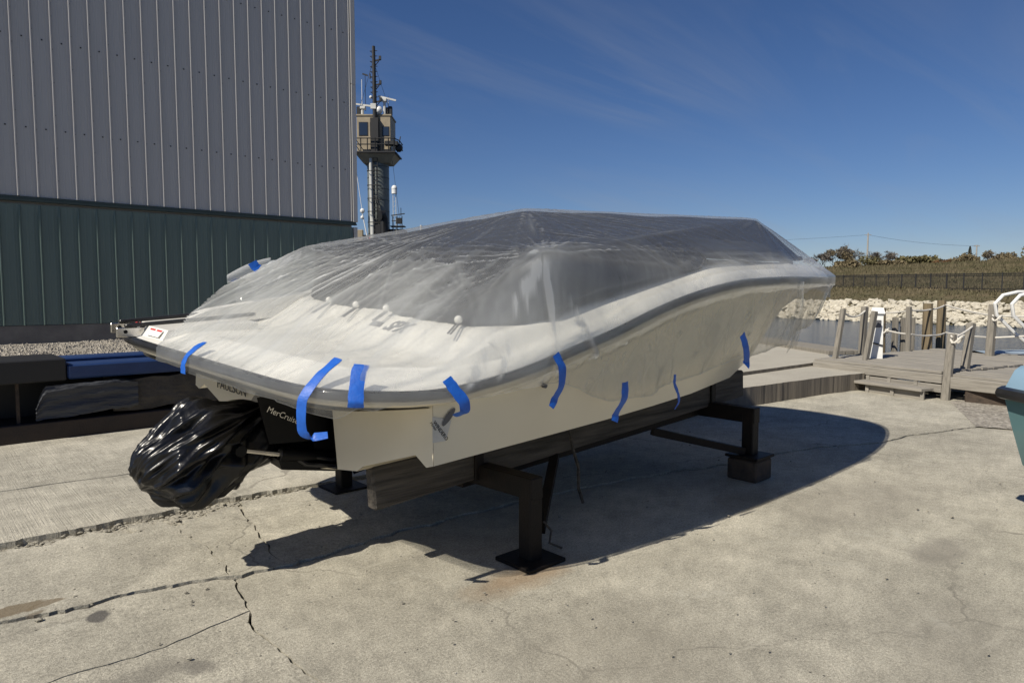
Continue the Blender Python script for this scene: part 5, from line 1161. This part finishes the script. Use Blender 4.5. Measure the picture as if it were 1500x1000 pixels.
for j in range(1, NK + 1):
    t = j / NK; Z = rimZ + (bot - rimZ) * t
    drop = np.maximum(0, rimZ - Z)
    hy = np.zeros(NP_)
    for i in range(NP_):
        x = OP[i, 0]
        if x > 1.95 and Z[i] < ZR[i] - .04 and x < 6.9:
            sec = section(x, -1); hy[i] = -(float(np.interp(Z[i], [q[2] for q in sec[5:]], [q[1] for q in sec[5:]])))
            hy[i] = max(0, hb_(min(x, 7.15)) - hy[i])
    inward = np.minimum(hy, drop * .32)
    inward = inward * np.clip((drop - .05) / .10, 0, 1)
    am = np.clip(drop / .35, 0, 1)
    sk = sarc - .5 * drop
    q1, q2, q3 = n1(sk, 1.7, 77.), n1(sarc + .35 * drop, 3.6, 78.), n1(sk, 3.1, 79.)
    o_ = .058 - inward + am * (.050 * q1 + .030 * q2 + .010 * np.clip(1 - np.abs(q3) * 9, 0, 1)) + .014 * am
    o_ = np.where(Z > ZR - .045, np.maximum(o_, .056), np.maximum(o_, .018 - inward))
    P_ = OP + OPN * o_[:, None]
    sx_ = .03 * am * n1(sarc + t * .4, 5., 91.)
    tang = np.c_[-OPN[:, 1], OPN[:, 0]]
    P_ = P_ + tang * sx_[:, None]
    cdp = crease_disp(np.c_[P_, Z]); FOLD.append(crease_disp.fo + .45 * np.clip(1 - np.abs(q3) * 22, 0, 1) * am + .3 * np.clip(1 - np.abs(q2) * 16, 0, 1) * am + .9 * np.clip((t - .955) * 30, 0, 1)); P_ = P_ + OPN * np.maximum(cdp, -.006)[:, None]
    FOLD[-1] = FOLD[-1] + np.exp(-((Z - ZR) / .05) ** 2) * (.80 + .45 * n1(sarc, 4., 55.)) + am * (.42 + .45 * n1(sarc + .6 * drop, 1.6, 56.))
    rows.append(np.c_[P_, Z])
V_ = np.concatenate(rows); nrow = len(rows)
ii, kk = np.meshgrid(np.arange(nrow - 1), np.arange(NP_), indexing='ij'); k2 = (kk + 1) % NP_
F_ = np.stack([ii * NP_ + kk, ii * NP_ + k2, (ii + 1) * NP_ + k2, (ii + 1) * NP_ + kk], -1).reshape(-1, 4)
# cut away the port stern corner, which the film leaves bare
fc = V_[F_].mean(1)
cutn = .03 * n1(fc[:, 0] * 1.0 + fc[:, 1] * .3, 6., 5.)
keepm = ~((fc[:, 1] > .36 + 1.05 * (fc[:, 0] - 1.12) + cutn) & (fc[:, 0] < 2.15) & (fc[:, 1] > .2))
F_ = F_[keepm]
used = np.unique(F_); remap = -np.ones(len(V_), int); remap[used] = np.arange(len(used))
me = bpy.data.meshes.new('plastic_sheet'); me.from_pydata([tuple(v) for v in V_[used]], [], remap[F_].tolist()); me.attributes.new('fold', 'FLOAT', 'POINT').data.foreach_set('value', np.concatenate(FOLD)[used].astype(np.float32)); me.materials.append(M_film); me.polygons.foreach_set('use_smooth', [True] * len(me.polygons)); me.update()
film = link('plastic_sheet', me, None, Oh, (TH, 0, 0)); tag(film, 'clear wrinkled plastic sheeting draped over the whole boat and taped down', 'plastic sheet')
rows = []
for j in range(40):
    t = j / 39; row = []
    for i in range(16):
        u = i / 15; x = 5.12 + .16 * t + u * (.20 + .12 * t); row.append((x, -hb_(min(x, 7)) - .085 - .02 * math.sin(u * 4 + t * 2) + .012 * mnoise.noise(Vector((u * 5, t * 4, 2))) + .10 * t * t * (1 if True else 0), 1.79 - .58 * t + .04 * u * t))
    rows.append(row)
MB().grid(rows).build('hanging_flap', M_film3, film, smooth='all')
# gathered flap of film folded up at the port quarter
rows = []
for i in range(26):
    s_ = i / 25; c0_ = Vector((1.90, 1.20, 1.43)).lerp(Vector((2.12, 1.16, 1.55)), s_); row = []
    hgt = .15 + .10 * math.sin(s_ * 2.2); 
    for k in range(15):
        t = k / 14; row.append((c0_.x + .03 * t + .05 * math.sin(t * 2.6) * s_, c0_.y + .07 * math.sin(t * 3.3 + s_) + .012 * mnoise.noise(Vector((s_ * 6, t * 5, 0))), c0_.z - .03 + hgt * math.sin(t * 1.75) + .012 * mnoise.noise(Vector((s_ * 9, t * 4, 5)))))
    rows.append(row)
MB().grid(rows).build('folded_flap', M_film2, film, smooth='all')
rows = []
for i in range(30):
    s_ = i / 29; c0_ = Vector((1.84, 1.23, 1.60)).lerp(Vector((2.16, 1.22, 1.735)), s_); r0 = .035 + .02 * math.sin(s_ * 3)
    rows.append([(c0_.x + .01 * math.cos(a_), c0_.y + r0 * math.cos(a_), c0_.z + r0 * math.sin(a_)) for a_ in np.linspace(-.6, 3.9, 14)])
MB().grid(rows).build('rolled_edge', M_film2, film, smooth='all')

# ------------------------------------------------------------------ blue tape strips
def on_top(p):
    i = int(np.argmin(np.hypot(RIM[:, 0] - p.x, RIM[:, 1] - p.y))); return (p.x - RIM[i, 0]) * OPN[i, 0] + (p.y - RIM[i, 1]) * OPN[i, 1] < -.005
def tape(pts, wdir, w, label, curl=0.):
    pts = [Vector(p) for p in pts]; dense = []
    n = 7
    for p in pts:
        if p.z > zr(p.x) + .035 and on_top(p): p.z = max(p.z, float(film_base(p.x, p.y)[0]) + .012)
    for a, b in zip(pts[:-1], pts[1:]):
        for i in range(n): dense.append(a.lerp(b, i / n))
    dense.append(pts[-1])
    for _ in range(4): dense = [dense[0]] + [(dense[i - 1] + 2 * dense[i] + dense[i + 1]) / 4 for i in range(1, len(dense) - 1)] + [dense[-1]]
    wd = Vector(wdir).normalized(); L0, R0 = [], []
    sd_ = random.random() * 50
    for i, p in enumerate(dense):
        t = i / (len(dense) - 1); ww = w * (1 + .10 * mnoise.noise(Vector((t * 7, sd_, 0)))) * (1 - curl * max(0, t - .8) * 4)
        tang = (dense[min(i + 1, len(dense) - 1)] - dense[max(0, i - 1)]).normalized(); q = (wd - tang * wd.dot(tang)).normalized()
        nn = tang.cross(q) * (.004 * mnoise.noise(Vector((t * 9, sd_, 4))))
        L0.append(p + q * ww / 2 + nn); R0.append(p - q * ww / 2 - nn)
    mb = MB(); nrm = []
    mid = [(l + r) / 2 + ((dense[min(i + 1, len(dense) - 1)] - dense[max(0, i - 1)]).normalized().cross(wd)) * .003 for i, (l, r) in enumerate(zip(L0, R0))]
    off_ = (dense[1] - dense[0]).normalized().cross(wd).normalized() * .0012
    mb.grid([[a + off_, b + off_, c_ + off_] for a, b, c_ in zip(L0, mid, R0)]); mb.grid([[a - off_, b - off_, c_ - off_] for a, b, c_ in zip(L0, mid, R0)])
    o = mb.build('tape_strip', M_tape, None, smooth='all', fix=False); o.location = Oh; o.rotation_euler = (TH, 0, 0)
    return tag(o, label, 'tape strip', 'blue tape strips holding the plastic')
def rimtape(bx, by, prof, w, label, curl=0., lat=0.):
    i = int(np.argmin(np.hypot(OUT[:, 0] - bx, OUT[:, 1] - by))); p0, n0 = OUT[i], ON[i]; t0 = np.array([-n0[1], n0[0]]); pts = []
    for d, dz, l in prof:
        x, y = p0 - n0 * d + t0 * l
        pts.append((x, y, (zr(p0[0]) + dz) if dz is not None else float(film_base(x, y)[0]) + .014))
    return tape(pts, (t0[0] + n0[0] * lat, t0[1] + n0[1] * lat, 0), w, label, curl)
rimtape(1.24, -.02, [(.05, None, -.015), (.025, None, -.01), (.0, None, 0), (-.062, .03, .01), (-.082, -.01, .015), (-.082, -.06, .015)], .05, 'leftmost blue tape strip across the white stern edge above the lettering')
rimtape(1.405, -1.02, [(.10, None, .05), (.05, None, .035), (.0, None, .02), (-.066, .03, .0), (-.09, -.02, -.02), (-.095, -.10, -.02), (-.085, -.17, -.02), (-.075, -.19, .02), (-.07, -.17, .10)], .048, 'long blue tape strip with a curled loose end hanging over the stern drive', .5)
rimtape(1.60, -1.155, [(.02, None, .012), (.01, None, .01), (.0, None, 0), (-.070, .03, -.01), (-.092, -.01, -.01), (-.085, -.035, -.01)], .068, 'widest blue tape strip at the rounded stern corner above the black rail')
rimtape(1.98, -1.30, [(-.052, .075, -.065), (-.062, .06, -.055), (-.080, .02, -.03), (-.098, -.03, .01), (-.094, -.08, .02), (-.06, -.105, -.02)], .058, 'slanting blue tape strip just right of the stern corner with a curled foot')
tape([(2.55, -1.44, 1.385), (2.59, -1.46, 1.31), (2.60, -1.45, 1.21), (2.59, -1.42, 1.15), (2.55, -1.43, 1.10)], (1, 0, .1), .05, 'blue tape strip beside the shiny fold with its torn tail on bare hull', .4)
tape([(3.07, -1.50, 1.20), (3.08, -1.50, 1.10), (3.07, -1.45, 1.01), (3.05, -1.46, .965)], (1, 0, .05), .056, 'straight blue tape strip at the lowest point of the plastic edge')
tape([(3.53, -1.52, 1.21), (3.53, -1.52, 1.15), (3.58, -1.52, 1.09), (3.60, -1.52, 1.03), (3.57, -1.51, .985)], (1, .2, .3), .03, 'thin twisted blue tape strip right of the lowest plastic edge', .3)
tape([(4.33, -1.50, 1.42), (4.38, -1.51, 1.33), (4.45, -1.49, 1.22), (4.42, -1.50, 1.195)], (1, 0, .12), .068, 'rightmost blue tape strip on the shaded bow side')
tape([(2.00, 1.17, 1.735), (2.02, 1.16, 1.70), (2.04, 1.15, 1.64)], (1, 0, .4), .07, 'blue tape patch round the rolled plastic flap at the port quarter')
tape([(1.86, 1.18, 1.475), (1.87, 1.16, 1.45), (1.87, 1.12, 1.41)], (1, 0, .3), .055, 'small blue tape patch low on the port edge of the plastic')

# ------------------------------------------------------------------ black bag over the drive
bp_ = [(1.22, 0, 1.05), (1.06, -.05, .93), (.845, 0, .66), (.97, .0, .47), (1.10, -.22, .46), (1.38, -.05, .42), (1.64, 0, .62), (1.38, 0, 1.0), (1.50, 0, .97), (1.56, -.22, .68), (1.46, -.2, .88), (1.72, -.10, .68), (1.68, -.06, .90), (1.35, -.30, .60), (1.0, -.26, .72), (1.25, -.28, .92), (1.4, .28, .7), (1.0, .26, .70), (1.2, .27, .95), (1.2, .22, .47)]
bm = bmesh.new()
for p in bp_: bm.verts.new(p)
bmesh.ops.convex_hull(bm, input=bm.verts); bm.normal_update(); cb = Vector((1.24, 0, .74))
pls = [(f.normal.copy(), (f.calc_center_median() - cb).dot(f.normal)) for f in bm.faces]; bm.free()
neck = Vector((1.58, -.02, .93)); axis = (cb - neck).normalized(); ex = axis.orthogonal().normalized(); ey = axis.cross(ex)
NU, NV = 200, 120; rows = []
for j in range(NV + 1):
    th = math.pi * j / NV; row = []
    for i in range(NU):
        ph = 2 * math.pi * i / NU; d = (-axis * math.cos(th) + (ex * math.cos(ph) + ey * math.sin(ph)) * math.sin(th))
        r_ = 1e9; vals = []
        for nrm, off_ in pls:
            q = nrm.dot(d)
            if q > .02: vals.append(off_ / q)
        m_ = min(vals); r_ = m_ - math.log(sum(math.exp(-38 * (v - m_)) for v in vals)) / 38
        P_ = cb + d * r_
        s1 = mnoise.noise(Vector((ph * 2.6, th * .9, 1.))); pass
        P_ = cb + d * r_
        s2 = mnoise.noise(Vector((math.cos(ph) * 2.3 + th * .3, math.sin(ph) * 2.3, th * .5))); s3 = mnoise.noise(Vector((math.cos(ph) * 5.2, math.sin(ph) * 5.2 + th * .3, th * .9)))
        s4 = mnoise.noise(P_ * 3.6 + Vector((2, 1, 0))); s5 = mnoise.noise(P_ * 8.5 + Vector((3, 0, 0)))
        wp = min(1., (math.pi - th) / .9); wp = wp * wp * (3 - 2 * wp); s2 = s2 * wp + (1 - wp) * mnoise.noise(P_ * 5 + Vector((7, 7, 7))); s3 = s3 * wp + (1 - wp) * mnoise.noise(P_ * 8 + Vector((1, 7, 7)))
        dr = -.12 * abs(s2) - .065 * abs(s3) - .085 * abs(s4) * math.sin(th) - .010 * abs(s5) + .045
        kk_ = math.exp(-((th) / .5) ** 2); dr += .03 * math.sin(ph * 11 + 2 * s1) * kk_
        row.append(cb + d * (r_ + dr))
    rows.append(row)
bag = MB().grid(rows, True).build('plastic_bag', M_bag, None, smooth='all', fix=False); bag.location = Oh; bag.rotation_euler = (TH, 0, 0)
tag(bag, 'crumpled shiny black plastic bag tied round the stern drive', 'plastic bag')
